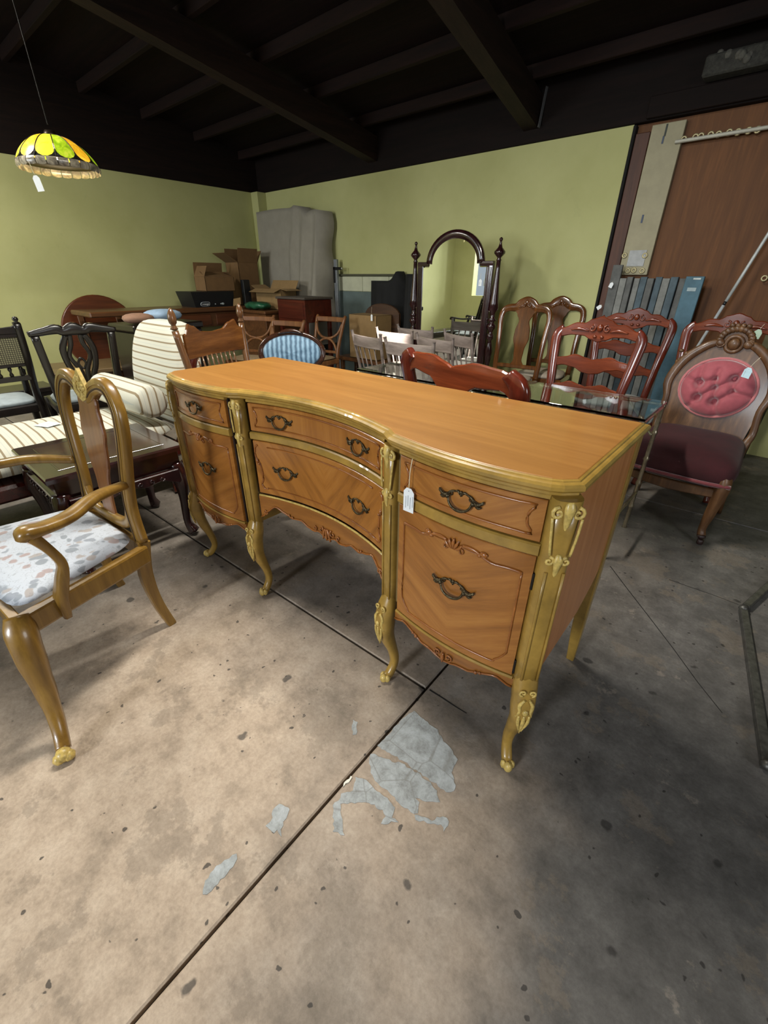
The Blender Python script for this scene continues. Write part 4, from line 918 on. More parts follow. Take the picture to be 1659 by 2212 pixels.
# ------------------------------------------------------------------ coffee table
M_ROSE = wood('dark_rosewood', '120608', '341517', 'x', .16, .7, 40)
t = thing('coffee_table', 'low dark rosewood coffee table with carved apron', 'table', (-2.345, .585, 0), math.radians(0))
HX, HY, ZT_ = .27, .29, .515
tp = MB().molded([(-HX, -HY), (HX, -HY), (HX, HY), (-HX, HY)], [(.012, ZT_-.03), (.0, ZT_-.026), (0, ZT_-.008), (.006, ZT_)]).build('table_top', M_ROSE, t)
MB().box(-HX+.075, HX-.075, -HY+.075, HY-.075, ZT_-.002, ZT_+.0012, .001).build('inlaid_panel', wood('rosewood_panel', '1d0e0d', '44231d', 'y', .2, .6), tp)
for a in (0, 1):
    for s in (-1, 1):
        if a == 0: MB().box(-HX+.066, HX-.066, s*(HY-.072)-.003, s*(HY-.072)+.003, ZT_, ZT_+.0022, .0008).build('bead_molding', M_ROSE, tp)
        else: MB().box(s*(HX-.072)-.003, s*(HX-.072)+.003, -HY+.066, HY-.066, ZT_, ZT_+.0022, .0008).build('bead_molding', M_ROSE, tp)
MB().box(-HX+.025, HX-.025, -HY+.025, HY-.025, .40, ZT_-.03, .004).build('frieze', M_ROSE, t)
for s in (-1, 1):
    for axis in (0, 1):
        lo = lambda x: sinterp(abs(x)/.24, [0, .3, .6, 1], [.375, .355, .365, .33])
        mb = MB(); 
        if axis: mb.X = MX.Rotation(PI/2, 4, 'Z')
        mb.panel(frange(-.235, .235, 20), lo, .405, (-HY+.012) if s < 0 else (HY-.034), .022, .004); ap = mb.build('apron', M_ROSE, t)
        mb = MB(); 
        if axis: mb.X = MX.Rotation(PI/2, 4, 'Z')
        yy = -HY+.010 if s < 0 else HY-.010
        for k in range(7): mb.volute((-.15+k*.05, yy, .378), .013, 1.1, .004, 'xz', 1 if k % 2 else -1, k)
        o = mb.build('carving', M_ROSE, ap); o['kind'] = 'stuff'
for sx_ in (-1, 1):
    for sy_ in (-1, 1):
        d = V((sx_, sy_, 0)).normalized(); c0 = V((sx_*(HX-.045), sy_*(HY-.045), 0))
        MB().sweep([c0+V((0, 0, .42)), c0+d*.016+V((0, 0, .34)), c0+d*.008+V((0, 0, .2)), c0-d*.002+V((0, 0, .08)), c0+d*.02+V((0, 0, .02))], [.034, .036, .022, .018, .026], None, (sx_, -sy_, 0), 8, 4, 4).build('leg', M_ROSE, t)

# ------------------------------------------------------------------ striped chaise longue
def stripes(name, axis, freq, phase=0.0):
    m, nt, b = newmat(name); v = mapping(nt, (1, 1, 1)); s_ = nt.nodes.new('ShaderNodeSeparateXYZ'); nt.links.new(v, s_.inputs[0])
    f = mth(nt, 'FRACT', mth(nt, 'ADD', mth(nt, 'MULTIPLY', s_.outputs[axis], freq), 40+phase))
    k = mth(nt, 'ABSOLUTE', mth(nt, 'SUBTRACT', f, .5)); wide = mth(nt, 'LESS_THAN', k, .10); thin = mth(nt, 'GREATER_THAN', k, .47)
    c_ = mixc(nt, wide, srgb('d5d4c6'), srgb('948468')); c_ = mixc(nt, mth(nt, 'MULTIPLY', thin, .35), c_, srgb('9fb0b8'))
    nt.links.new(c_, b.inputs['Base Color']); b.inputs['Roughness'].default_value = .8; bumpto(nt, b, noise(nt, v, 250, 2), .15, .002); return m
CXL, CW = -3.01, .36
t = thing('chaise_longue', 'cream striped chaise longue with carved red-brown frame', 'chaise', (CXL, .20, 0), 0)
M_STY = stripes('cream_stripe_seat', 1, 21); M_STZ = stripes('cream_stripe_back', 2, 23); M_STB = stripes('cream_stripe_bolster', 1, 21)
M_CHW = wood('chaise_mahogany', '2c0c08', '5c2018', 'x', .2, .6, 30)
Y0, Y1 = -.95, .93
MB().cushion((0, (Y0+Y1)/2, .41), (CW, (Y1-Y0)/2, .09), 9, 40, 8).build('seat_cushion', M_STY, t)
fr_ = MB().box(-CW+.01, CW-.01, Y0+.02, Y1, .24, .325, .015).build('frame', M_CHW, t)
for s in (-1, 1):
    for y in (Y0+.12, Y1-.1):
        MB().sweep([(s*(CW-.06), y, .24), (s*(CW-.03), y, .16), (s*(CW-.05), y, .06), (s*(CW-.03), y, .005)], [.03, .032, .018, .024], None, (0, 1, 0), 8, 3, 4).build('leg', M_CHW, t)
# raised end, leaning back and rolling over
def bend(p):
    z = p.z; return V((p.x*(1-.10*max(0, z/.33)), p.y+.10*((z+.33)/.66)**1.6, z))
MB().cushion((0, Y1+.10, .69), (CW*.98, .10, .31), 5, 36, 20, bend, .38).build('backrest', M_STZ, t)
for s in (-1, 1):
    MB().sweep([(s*(CW-.035), Y1-.02, .30), (s*(CW-.01), Y1+.03, .42), (s*(CW-.0), Y1+.09, .60), (s*(CW-.03), Y1+.17, .80), (s*(CW-.08), Y1+.26, .90), (s*(CW-.08), Y1+.30, .84)], [.026, .028, .026, .024, .026, .022], None, (0, 1, 0), 10, 3, 4).build('scroll_frame', M_CHW, t)
bl = MB().lathe([(.002, -.345), (.060, -.343), (.086, -.330), (.094, -.30), (.097, 0), (.094, .30), (.086, .330), (.060, .343), (.002, .345)], (0, 0, 0), 28, (1, 0, 0)).build('bolster_cushion', M_STB, None, (CXL+.02, .985, .596), (0, 0, math.radians(3)))
tag(bl, 'cream striped bolster cushion lying on the chaise', 'cushion')
pn = atz(103, 916, .502)
mb = MB().prism([(-.055, -.04, 0), (.05, -.048, 0), (.06, .035, 0), (-.045, .045, 0)], (0, 0, .0012))
nt_ = tag(mb.build('paper_note', plain('white_note_paper', 'dfe3e6', .8), None, (pn.x, pn.y, .5005), (0, 0, .5)), 'white paper note lying on the striped chaise seat', 'note')
mb = MB()
for k in range(3): mb.box(-.03, .03-.012*k, -.018+k*.014, -.0165+k*.014, .0012, .0015, 0)
mb.build('ink_lines', M_INK, nt_)

# ------------------------------------------------------------------ glass sofa table with bamboo-look metal frame
M_GLASS, nt, b = newmat('table_glass'); b.inputs['Transmission Weight'].default_value = 1; b.inputs['Roughness'].default_value = .02; b.inputs['Base Color'].default_value = (.78, .88, .84, 1); b.inputs['IOR'].default_value = 1.5
M_NICKEL = plain('tarnished_nickel', 'b5aa92', .28, .9, .2, 60)
t = thing('glass_table', 'long glass-topped table on a bamboo-look metal frame', 'table', (-1.205, 2.30, 0), 0)
GX, GY, GZ = .86, .21, .708
MB().box(-GX, GX, -GY, GY, GZ, GZ+.011, .002).build('glass_top', M_GLASS, t)
def bamboo(a, b_, r, nodes, name):
    a, b_ = V(a), V(b_); P = []; W = []
    for k in range(nodes):
        for f, w_ in ((0, 1.35), (.06, 1.35), (.10, 1.0), (.9, 1.0), (.94, 1.0)):
            P.append(a.lerp(b_, (k+f)/nodes)); W.append(r*w_)
    P.append(b_); W.append(r*1.35)
    return MB().sweep(P, W, None, (0, 0, 1) if abs((b_-a).normalized().z) < .9 else (0, 1, 0), 8, 2, 1).build(name, M_NICKEL, t)
for s in (-1, 1):
    for q in (-1, 1):
        bamboo((s*(GX-.01), q*(GY-.01), GZ-.004), (s*(GX-.015), q*(GY+.0), 0), .011, 5, 'leg')
        bamboo((s*(GX-.02), q*(GY-.02), GZ-.16), (s*(GX-.16), q*(GY-.02), GZ-.02), .007, 2, 'brace')
    bamboo((s*(GX-.01), -GY+.01, GZ-.014), (s*(GX-.01), GY-.01, GZ-.014), .009, 2, 'top_rail')
    bamboo((-GX+.01, s*(GY-.01), GZ-.014), (GX-.01, s*(GY-.01), GZ-.014), .009, 8, 'top_rail')
    bamboo((s*(GX-.012), -GY+.01, .22), (s*(GX-.012), GY-.01, .22), .008, 2, 'stretcher')

# ------------------------------------------------------------------ cheval mirror
MY = 3.86; kx = MY/4.45
M_MAHO = wood('dark_mahogany', '140707', '36171a', 'z', .2, .6, 30)
M_MIRR, nt, b = newmat('mirror_silver'); b.inputs['Metallic'].default_value = 1; b.inputs['Roughness'].default_value = .015; b.inputs['Base Color'].default_value = (.88, .9, .88, 1)
pl_, pr_ = aty(899, 560, MY), aty(1077, 560, MY); mc = (pl_.x+pr_.x)/2; mh = (pr_.x-pl_.x)/2
ztop = aty(985, 497, MY).z; zfin = aty(900, 522, MY).z
t = thing('cheval_mirror', 'tall dark mahogany cheval mirror with arched top and turned posts', 'mirror', (mc, MY, 0), math.radians(1))
prof = [(.020, .10), (.026, .16), (.020, .30), (.022, .46), (.030, .50), (.018, .53), (.026, .58), (.032, .66), (.022, .72), (.015, .75), (.028, .77), (.028, .80), (.016, .82), (.022, .84), (.036, .865), (.037, .885), (.022, .90), (.017, .915), (.032, .925), (.016, .945), (.017, .99), (.034, 1.02), (.030, 1.07), (.021, 1.20), (.014, 1.34), (.013, 1.40), (.017, 1.405), (.012, 1.415), (.012, 1.425), (.033, 1.455), (.034, 1.47), (.014, 1.50), (.008, 1.525), (.006, 1.545), (.011, 1.555), (.010, 1.567), (.002, 1.575)]
kz = zfin/1.575; prof = [(r*(1.4 if z > .9 else 1.15), z) for r, z in prof]
for s in (-1, 1):
    po = MB().lathe([(r, z*kz) for r, z in prof], (s*mh, 0, 0), 20, flute=1, fd=.10).build('post', M_MAHO, t)
    MB().box(s*mh-.045, s*mh+.045, -.045, .045, .09, .20, .01).build('block', M_MAHO, po)
    for q in (-1, 1):
        MB().sweep([(s*mh, q*.03, .16), (s*mh, q*.12, .15), (s*mh, q*.16, .07), (s*mh, q*.20, .012)], [.028, .026, .02, .018], [.024, .024, .018, .012], (1, 0, 0), 8, 4, 4).build('foot', M_MAHO, po)
    MB().bar((s*mh, 0, 1.0*kz), (s*(mh-.07), 0, 1.0*kz), .008, .008, e=2).build('pivot', M_NICKEL, po)
MB().box(-mh, mh, -.018, .018, .12, .18, .006).build('stretcher', M_MAHO, t)
fx = mh-.072; zs_, z0 = ztop-.29, .27; ax = fx*.735
# frame: straight sides, square shoulders, round arch
def sec(path, w_, h_, nm, par): return MB().sweep(path, w_, h_, (0, 1, 0), 10, 5, 1, sm=False).build(nm, M_MAHO, par)
mg = MB(); arc = [(ax*math.cos(q), zs_+.03+(ztop-.03-zs_-.03)*math.sin(q)) for q in frange(0, PI, 22)]
pane = [(-fx+.02, 0, z0), (fx-.02, 0, z0), (fx-.02, 0, zs_), (ax, 0, zs_)]+[(x, 0, z) for x, z in arc[1:-1]]+[(-ax, 0, zs_), (-fx+.02, 0, zs_)]
gl = mg.prism(pane, (0, .006, 0)).build('mirror_glass', M_MIRR, t, (0, -.012, 0))
for s in (-1, 1):
    sec([(s*fx, 0, z0-.03), (s*fx, 0, zs_+.028)], .034, .020, 'frame_stile', t)
    for q in (-.016, 0, .016): sec([(s*fx+q, -.021, z0), (s*fx+q, -.021, zs_)], .0045, .004, 'reed', t)
    sec([(s*(fx+.03), 0, zs_+.028), (s*(ax-.0), 0, zs_+.028)], .020, .022, 'shoulder', t)
sec([(-fx, 0, z0-.02), (fx, 0, z0-.02)], .034, .02, 'frame_rail', t)
MB().sweep([(x, 0, z) for x, z in arc], .036, .024, (0, 1, 0), 10, 3, 1).build('arch', M_MAHO, t)
pm = aty(1039, 590, MY-.05)
price_tag((pm.x, MY-.045, pm.z), .048, 'white price tag dangling in front of the cheval mirror glass', .030, .052, (0, -1), lines=2)

# ------------------------------------------------------------------ Victorian parlour chair, tufted pink oval back, burgundy seat
M_VICT = wood('victorian_walnut', '3a2212', '7d5836', 'z', .45, .12, 30, mid='5a3c22')
M_PINK = plain('pink_velvet', '9c4650', .7, 0, .1, 40, sheen=.6)
M_PINKL = plain('pink_welt', 'b46a6c', .75, 0, .08, 40, sheen=.4)
M_BURG = plain('burgundy_velvet', '36080f', .9, 0, .25, 12, sheen=.05)
vc = aty(1541, 838, 3.07); VR = -.02
vx, vz = vc.x, vc.z
t = thing('parlour_chair', 'Victorian walnut parlour chair with tufted pink oval back and burgundy seat', 'chair', (vx+.02, 2.80, 0), math.radians(-3))
ox, oz = vx-(vx+.02), vz
by = lambda z: .23+.12*max(0, (z-.42)/.55)
RX_, RZ_ = .175, .15
def ell(rx, rz, q, c=(0, 0)): return V((ox+rx*math.cos(q)+c[0], by(oz+rz*math.sin(q)), oz+rz*math.sin(q)+c[1]))
# tufted pad with four buttons
btn = [(-.086, .018), (.063, .058), (-.072, -.060), (.012, -.070), (-.006, .004), (.080, -.006)]
ends = btn+[(-.165, .038), (-.018, .048), (-.016, .100), (.098, .105), (.170, -.022), (.05, -.15), (-.11, -.13), (-.10, .11)]
seams = [(0, 6), (0, 7), (7, 4), (7, 8), (4, 2), (4, 3), (4, 1), (1, 5), (5, 10), (1, 9), (0, 2), (3, 11), (2, 12), (3, 5), (0, 13)]
def padz(x, z):
    rr = math.sqrt((x/RX_)**2+(z/RZ_)**2); h = .060*math.sqrt(max(0, 1-rr**2.6))
    for bx_, bz_ in btn[:4]: h -= .040*math.exp(-((x-bx_)**2+(z-bz_)**2)/.00045)
    for i, j in seams:
        a, b_ = V((ends[i][0], ends[i][1], 0)), V((ends[j][0], ends[j][1], 0)); p = V((x, z, 0)); f = max(0, min(1, (p-a).dot(b_-a)/(b_-a).length_squared)); d = (p-a-(b_-a)*f).length
        h -= .013*math.exp(-d*d/.00022)+.007*math.exp(-d/.004)
    return max(h, -.004)
L_ = []
for k in range(27):
    rr = 1-.97*(k/26); L_.append([])
    for j in range(84):
        q = 2*PI*j/84; x, z = RX_*rr*math.cos(q), RZ_*rr*math.sin(q); L_[-1].append(V((ox+x, by(oz+z)-.012-padz(x, z), oz+z)))
pad = MB().loops(L_, False, True).build('tufted_pad', M_PINK, t)
MB().sweep([ell(RX_+.004, RZ_+.004, q)+V((0, -.014, 0)) for q in frange(0, 2*PI, 28)[:-1]], .008, None, (0, 1, 0), 8, 2, 1, True).build('welt', M_PINKL, pad)
for i in range(4): MB().ball((ox+btn[i][0], by(oz)-.012-padz(*btn[i])-.002, oz+btn[i][1]), (.008, .005, .008), 8, 5).build('button', M_PINK, pad)
# shield-shaped back board
bo = [ell(.235, .205, q, (0, .015)) for q in frange(-.25, PI+.25, 24)]+[V((ox-.20, by(oz-.28), oz-.30)), V((ox+.20, by(oz-.28), oz-.30))]
MB().prism([p+V((0, -.006, 0)) for p in bo], (0, .022, 0)).build('back_board', M_VICT, t)
for s in (-1, 1):
    P = [V((ox+s*.05, by(oz+.22)-.01, oz+.235)), V((ox+s*.115, by(oz+.2)-.012, oz+.212)), V((ox+s*.20, by(oz+.12)-.012, oz+.13)), V((ox+s*.243, by(oz)-.012, oz+.01)), V((ox+s*.225, by(oz-.1)-.012, oz-.09)), V((ox+s*.235, by(oz-.2), oz-.21)), V((ox+s*.22, .22, .42)), V((ox+s*.22, .24, .2)), V((ox+s*.23, .29, 0))]
    MB().sweep(P, [.014, .022, .026, .024, .017, .018, .022, .019, .015], [.014, .018, .02, .018, .014, .016, .02, .017, .014], (0, 1, 0), 10, 2.6, 4).build('back_post', M_VICT, t)
    mb = MB(); mb.ball((ox+s*.062, by(oz+.22)-.025, oz+.228), (.022, .014, .020), 10, 6); mb.volute((ox+s*.062, by(oz+.22)-.03, oz+.228), .022, 1.3, .005, 'xz', s, 0); mb.build('scroll', M_VICT, t)
    rr = random.Random(5+s); mb = MB()
    for k in range(8): mb.ball((ox+s*(.205+rr.uniform(-.02, .035)), by(oz+.1)-.012, oz+.14+rr.uniform(-.035, .05)), (rr.uniform(.009, .016), .012, rr.uniform(.009, .016)), 6, 5)
    mb.build('leaf_carving', M_VICT, t)
    d = V((s*.7, -.7, 0)); c0 = V((ox+s*.215, -.19, 0))
    lg = MB().sweep([c0+V((0, 0, .40)), c0+d*.02+V((0, 0, .33)), c0+d*.012+V((0, 0, .2)), c0+d*.0+V((0, 0, .09)), c0+d*.012+V((0, 0, .05))], [.03, .033, .024, .017, .019], None, (s, 1, 0), 8, 3, 4).build('front_leg', M_VICT, t)
    MB().ball(tuple(c0+d*.014+V((0, 0, .045))), (.022, .022, .015), 8, 5).lathe([(.012, 0), (.016, .004), (.016, .026), (.010, .030)], tuple(c0+d*.02), 10).build('caster', plain('caster_iron', '2b1a17', .5), lg)
mb = MB(); rr = random.Random(11); yy = by(oz+.24)-.018; mb.X = MX.Translation((ox, 0, oz+.20)) @ MX.Scale(1.22, 4, (1, 0, 0)) @ MX.Scale(1.25, 4, (0, 0, 1)) @ MX.Translation((-ox, 0, -oz-.20))
mb.ball((ox, yy-.008, oz+.222), (.024, .016, .024), 10, 6); mb.sweep([(ox+.032*math.cos(q), yy-.006, oz+.222+.032*math.sin(q)) for q in frange(0, 2*PI, 8)[:-1]], .009, None, (0, 1, 0), 6, 2, 2, True)
for k in range(12): q = PI*k/11; mb.ball((ox+.058*math.cos(q), yy, oz+.235+.048*math.sin(q)), (.015, .012, .014), 6, 5)
for k in range(5): mb.ball((ox-.045+k*.022, yy+.004, oz+.178), (.011, .009, .009), 6, 5)
for k in range(4): mb.ball((ox-.03+k*.02, yy, oz+.295), (.011, .009, .010), 6, 5)
mb.prism([(ox-.06, yy+.006, oz+.17), (ox+.06, yy+.006, oz+.17), (ox+.05, yy+.006, oz+.28), (ox-.05, yy+.006, oz+.28)], (0, .02, 0))
mb.build('crest_carving', M_VICT, t)
MB().cushion((ox, .0, .405), (.262, .245, .098), 6, 32, 12, lambda p: V((p.x*lerp(1.05, .90, (p.y+.23)/.46), p.y, p.z+.02*(p.y/.24))), .55).build('seat', M_BURG, t)
MB().sweep([(ox-.26, -.222, .345), (ox-.13, -.247, .345), (ox+.13, -.247, .345), (ox+.26, -.222, .345)], .010, None, (0, 0, 1), 8, 2, 4).build('welt', plain('burgundy_welt', '6a2028', .7, sheen=.5), t)
MB().panel(frange(ox-.235, ox+.235, 14), lambda x: .272+.012*(1-abs(x-ox)/.235)*-1, .315, lambda x: -.232+.02*((x-ox)/.235)**2, .022, .005).build('seat_rail', M_VICT, t)
for s in (-1, 1): MB().bar((ox+s*.228, -.2, .295), (ox+s*.215, .22, .295), .011, .022).build('seat_rail', M_VICT, t)
p1 = aty(1643, 772, 2.98); price_tag(p1, .055, 'pale blue price tag on the right side of the parlour chair back', .040, .052, (-.5, -1), side=-.028, card=plain('pale_blue_card', 'b9d6e2', .75), tilt=.12, lines=1)
p2 = aty(1652, 700, 3.60); price_tag(p2, .032, 'pale green price tag near the right picture edge above the parlour chair', .044, .050, (-.5, -1), side=-.012, card=plain('pale_green_card', 'b8d0bc', .75), tilt=.2)
p3 = V((vx+.02, 2.80, 0))+MX.Rotation(math.radians(-3), 3, 'Z') @ V((ox-.244, by(oz-.15)-.006, oz-.15)); price_tag(p3, .012, 'white price tag between the glass table corner and the pink chair', .034, .036, (-.5, -1), tilt=.2)
# ------------------------------------------------------------------ Tiffany-style hanging lamp
lp = V((-4.15, 1.34, 1.885))
def glass_mat(name, c1, c2, c3, e):
    m, nt, b = newmat(name); v = mapping(nt, (1, 1, 1)); n_ = noise(nt, v, 14, 4, .6, 1.2)
    c_ = ramp(nt, n_, [(.3, srgb(c1)), (.5, srgb(c2)), (.7, srgb(c3))])
    nt.links.new(c_, b.inputs['Base Color']); nt.links.new(c_, b.inputs['Emission Color']); b.inputs['Emission Strength'].default_value = e
    b.inputs['Roughness'].default_value = .25; b.inputs['Transmission Weight'].default_value = .0; return m
MG = [glass_mat('amber_glass', 'd08a10', 'f0b82a', 'f6d850', .75), glass_mat('lime_glass', '6f9a14', 'a8c424', 'd6e04a', .65), glass_mat('yellow_green_glass', 'c2b21c', 'e6d838', '9fd03a', .7)]
M_MILK = glass_mat('milky_glass', '3a352f', '6f685c', 'a89f8a', .10)
M_LEAD = plain('dark_leading', '16130f', .5, .4)
t = thing('pendant_lamp', 'stained glass dome pendant lamp in amber and lime, lit, hanging upper left', 'lamp', lp, math.radians(20))
t.rotation_euler = (math.radians(0), math.radians(0), math.radians(12))
RR = .245
prof = [(.035, .182), (.080, .176), (.130, .155), (.178, .118), (.216, .075), (.238, .035)]
NP = 12
for k in range(NP):
    a0, a1 = 2*PI*(k+.035)/NP, 2*PI*(k+.965)/NP; L_ = []
    rows = catmull([V((r, 0, z)) for r, z in prof], 3)[0]
    for i, p in enumerate(rows):
        f = i/(len(rows)-1); sh = .5*(1-(max(0, (f-.80)/.20))**2*.75); ac = (a0+a1)/2; hw_ = (a1-a0)*sh
        L_.append([V((p.x*math.cos(ac-hw_+2*hw_*j/5), p.x*math.sin(ac-hw_+2*hw_*j/5), p.z)) for j in range(6)])
    vs_ = [q for l in L_ for q in l]; fs_ = [[i*6+j, i*6+j+1, (i+1)*6+j+1, (i+1)*6+j] for i in range(len(L_)-1) for j in range(5)]
    MB().add(vs_, fs_).build('glass_panel', MG[[0, 1, 2, 0, 2, 1][k % 6]], t)
for k in range(NP):
    a0 = 2*PI*k/NP; MB().sweep([(r*1.004*math.cos(a0), r*1.004*math.sin(a0), z) for r, z in prof], .003, None, (0, 0, 1), 5, 2, 3).build('leading', M_LEAD, t)
MB().lathe([(.205, .079), (.209, .079), (.2365, .033), (.232, .032)], (0, 0, 0), 48, caps=False).build('lead_band', M_LEAD, t)
nb = 24
for k in range(nb):
    a0, a1 = 2*PI*(k+.04)/nb, 2*PI*(k+.96)/nb; L_ = []
    for r, z in ((.239, .034), (.245, .022), (.246, .006), (.240, -.006)):
        L_.append([V((r*math.cos(lerp(a0, a1, j/3)), r*math.sin(lerp(a0, a1, j/3)), z+(.006*math.sin(j/3*PI)*-1 if z < 0 else 0))) for j in range(4)])
    vs_ = [q for l in L_ for q in l]; fs_ = [[i*4+j, i*4+j+1, (i+1)*4+j+1, (i+1)*4+j] for i in range(3) for j in range(3)]
    MB().add(vs_, fs_).build('skirt_panel', M_MILK, t)
MB().lathe([(.004, .212), (.03, .208), (.040, .192), (.045, .184), (.03, .180)], (0, 0, 0), 14).build('cap', plain('bronze_cap', '3a3028', .35, .8), t)
MB().bar((0, 0, .24), (0, 0, zb(lp.y)-lp.z+.2), .0035, .0035, e=2).build('chain', M_LEAD, t)
MB().ball((0, 0, .10), (.032, .032, .045), 10, 8).build('bulb', glass_mat('warm_bulb', 'ffd9a0', 'ffe2b0', 'ffe8c0', 6), t)
l = bpy.data.lights.new('lamp_glow', 'POINT'); l.energy = 5; l.color = (1, .82, .5); l.shadow_soft_size = .05
lo_ = bpy.data.objects.new('lamp_glow', l); COL.objects.link(lo_); lo_.parent = t; lo_.location = (0, 0, .02)
qa = min([2*PI*k/240 for k in range(240)], key=lambda q: abs(proj(lp+V((.244*math.cos(q), .244*math.sin(q), -.02)))[0]-66)+40*(math.cos(q)*(-lp.x)+math.sin(q)*(-lp.y) < 0)); pq = lp+V((.247*math.cos(qa), .247*math.sin(qa), .004)); price_tag(pq, .075, 'white price tag hanging below the stained glass lamp', .042, .085, (.75, -.65), side=.012, tilt=-.12)

# ------------------------------------------------------------------ long table along the left wall and what stands on it
M_BROWN = wood('worn_brown_oak', '3c2412', '6b4526', 'y', .4, .2, 30)
t = thing('long_table', 'long brown table along the left wall under the boxes', 'table', (-5.76, 2.86, 0), 0)
TZ = .915
MB().box(-.30, .30, -1.2, 1.12, TZ-.055, TZ, .012).build('table_top', M_BROWN, t)
MB().box(-.27, .27, -.55, 1.02, TZ-.22, TZ-.058, .006).build('frieze', M_BROWN, t)
for y in (-.1, .45): MB().box(.268, .280, y-.24, y+.24, TZ-.20, TZ-.075, .004).build('drawer', wood('brown_drawer', '3a1d0e', '63361c', 'y', .35, .2), t)
for x in (-.25, .25):
    for y in (-.55, 1.0): MB().bar((x, y, TZ-.06), (x, y, 0), .035, .035).build('leg', M_BROWN, t)
# round table top leaning on the wall
M_TILT = wood('red_brown_round_top', '3c1a0b', '6b3618', 'y', .35, .3, 30)
ct = atx(219, 720, -6.17)
rad = .43
t = thing('round_table_top', 'round red-brown table top leaning upright against the green wall', 'table top', (-6.10, ct.y+.03, 0), 0)
t.rotation_euler = (0, math.radians(-5), 0)
MB().lathe([(rad-.02, 0), (rad-.006, .004), (rad, .012), (rad, .026), (rad-.012, .034)], (-.034, 0, 1.06-rad), 48, (1, 0, 0)).build('disc', M_TILT, t)
MB().box(-.06, -.03, -.05, .05, .001, 1.06-2*rad+.03, .004).build('prop_block', M_TILT, t)
for q in (-.2, .2): MB().box(-.0, .02, q-.03, q+.03, 1.06-rad-.28, 1.06-rad+.28, .004).build('batten', wood('batten', '4a2d16', '7a5230', 'z', .5, 0), t)

M_CARD1 = plain('brown_cardboard', '6f5333', .85, 0, .1, 14); M_CARD2 = plain('pale_cardboard', '8a6f48', .85, 0, .1, 14); M_CARDIN = plain('cardboard_inside', '5a4026', .9)
def carton(loc, rz, sx_, sy_, h, label, flaps, mat, closed=False):
    t = thing('cardboard_box', label, 'box', loc, rz, 'cardboard boxes')
    w_ = .006
    MB().box(-sx_/2, sx_/2, -sy_/2, sy_/2, 0, w_, .001).build('bottom', M_CARDIN, t)
    for s in (-1, 1):
        MB().box(min(s*sx_/2, s*(sx_/2-w_)), max(s*sx_/2, s*(sx_/2-w_)), -sy_/2, sy_/2, 0, h, .001).build('side', mat, t)
        MB().box(-sx_/2, sx_/2, min(s*sy_/2, s*(sy_/2-w_)), max(s*sy_/2, s*(sy_/2-w_)), 0, h, .001).build('side', mat, t)
    for side, ang, ln in flaps:
        mb = MB(); R = {'x+': MX.Translation((sx_/2, 0, h)), 'x-': MX.Translation((-sx_/2, 0, h)) @ MX.Rotation(PI, 4, 'Z'), 'y+': MX.Translation((0, sy_/2, h)) @ MX.Rotation(PI/2, 4, 'Z'), 'y-': MX.Translation((0, -sy_/2, h)) @ MX.Rotation(-PI/2, 4, 'Z')}[side]
        wid = (sy_ if side[0] == 'x' else sx_)/2-.004
        mb.X = R @ MX.Rotation(-math.radians(ang), 4, 'Y')
        mb.box(0, ln, -wid, wid, -.002, .002, .0005); mb.build('flap', mat, t)
    if closed: MB().box(-sx_/2, sx_/2, -sy_/2, sy_/2, h-.004, h, .001).build('lid', mat, t)
    return t
TX = -5.72
# black crate with a brand oval
pA, pB = atx(420, 655, TX+.2), atx(500, 655, TX+.2)
t = thing('black_crate', 'black crate with a white oval logo on the long table', 'crate', (TX, (pA.y+pB.y)/2+.02, TZ), PI/2)
cw = (pB.y-pA.y)/2
M_BLK = plain('black_card', '15171b', .4, 0, .2, 20)
mb = MB()
mb.loops([[V((-cw*1.02, -.19, 0)), V((cw*1.05, -.19, 0)), V((cw*1.05, .16, 0)), V((-cw*1.02, .16, 0))], [V((-cw*1.2, -.215, .17)), V((cw*1.1, -.215, .17)), V((cw*1.1, .17, .17)), V((-cw*1.2, .17, .17))]], False, True, False)
mb.build('body', M_BLK, t)
ovl = MB().prism([(-cw*.55+.062*math.copysign(abs(math.cos(q))**.6, math.cos(q)), -.1935-.0058-.0248*(.035+.026*math.sin(q))/.17*3.2, .036+.026*math.copysign(abs(math.sin(q))**.7, math.sin(q))) for q in frange(0, 2*PI, 24)[:-1]], (0, .004, 0)).build('logo_oval', plain('logo_grey', 'b9c2c8', .5), t)
ov2 = MB().prism([(-cw*.55+.056*math.copysign(abs(math.cos(q))**.6, math.cos(q)), -.201-.0248*(.035+.020*math.sin(q))/.17*3.2, .036+.020*math.copysign(abs(math.sin(q))**.7, math.sin(q))) for q in frange(0, 2*PI, 24)[:-1]], (0, .004, 0)).build('logo_field', plain('logo_dark', '3a4048', .5), ovl)
fc = bpy.data.curves.new('txt', 'FONT'); fc.body = 'Triangle'; fc.size = .030; fc.align_x = 'CENTER'; fc.align_y = 'CENTER'; fc.extrude = .0006
fo = bpy.data.objects.new('txt', fc); COL.objects.link(fo); bpy.context.view_layer.update()
me = bpy.data.meshes.new_from_object(fo.evaluated_get(bpy.context.evaluated_depsgraph_get())); bpy.data.objects.remove(fo); me.materials.clear(); me.materials.append(plain('logo_white', 'eef1f4', .5)); me.name = 'logo_lettering'
fo = bpy.data.objects.new('logo_lettering', me); COL.objects.link(fo); fo.parent = ovl; fo.location = (-cw*.55, -.2185, .036); fo.rotation_euler = (math.radians(98), 0, 0)
mb = MB()
for x, r_ in ((-.02, .006), (.085, .013), (.06, .008)): mb.ball((x+cw*.1, -.2, .032), (r_*1.6, .004, r_), 8, 5)
mb.build('printed_marks', plain('logo_mark', '9aa5a8', .6), t)
yb0 = atx(455, 640, TX).y
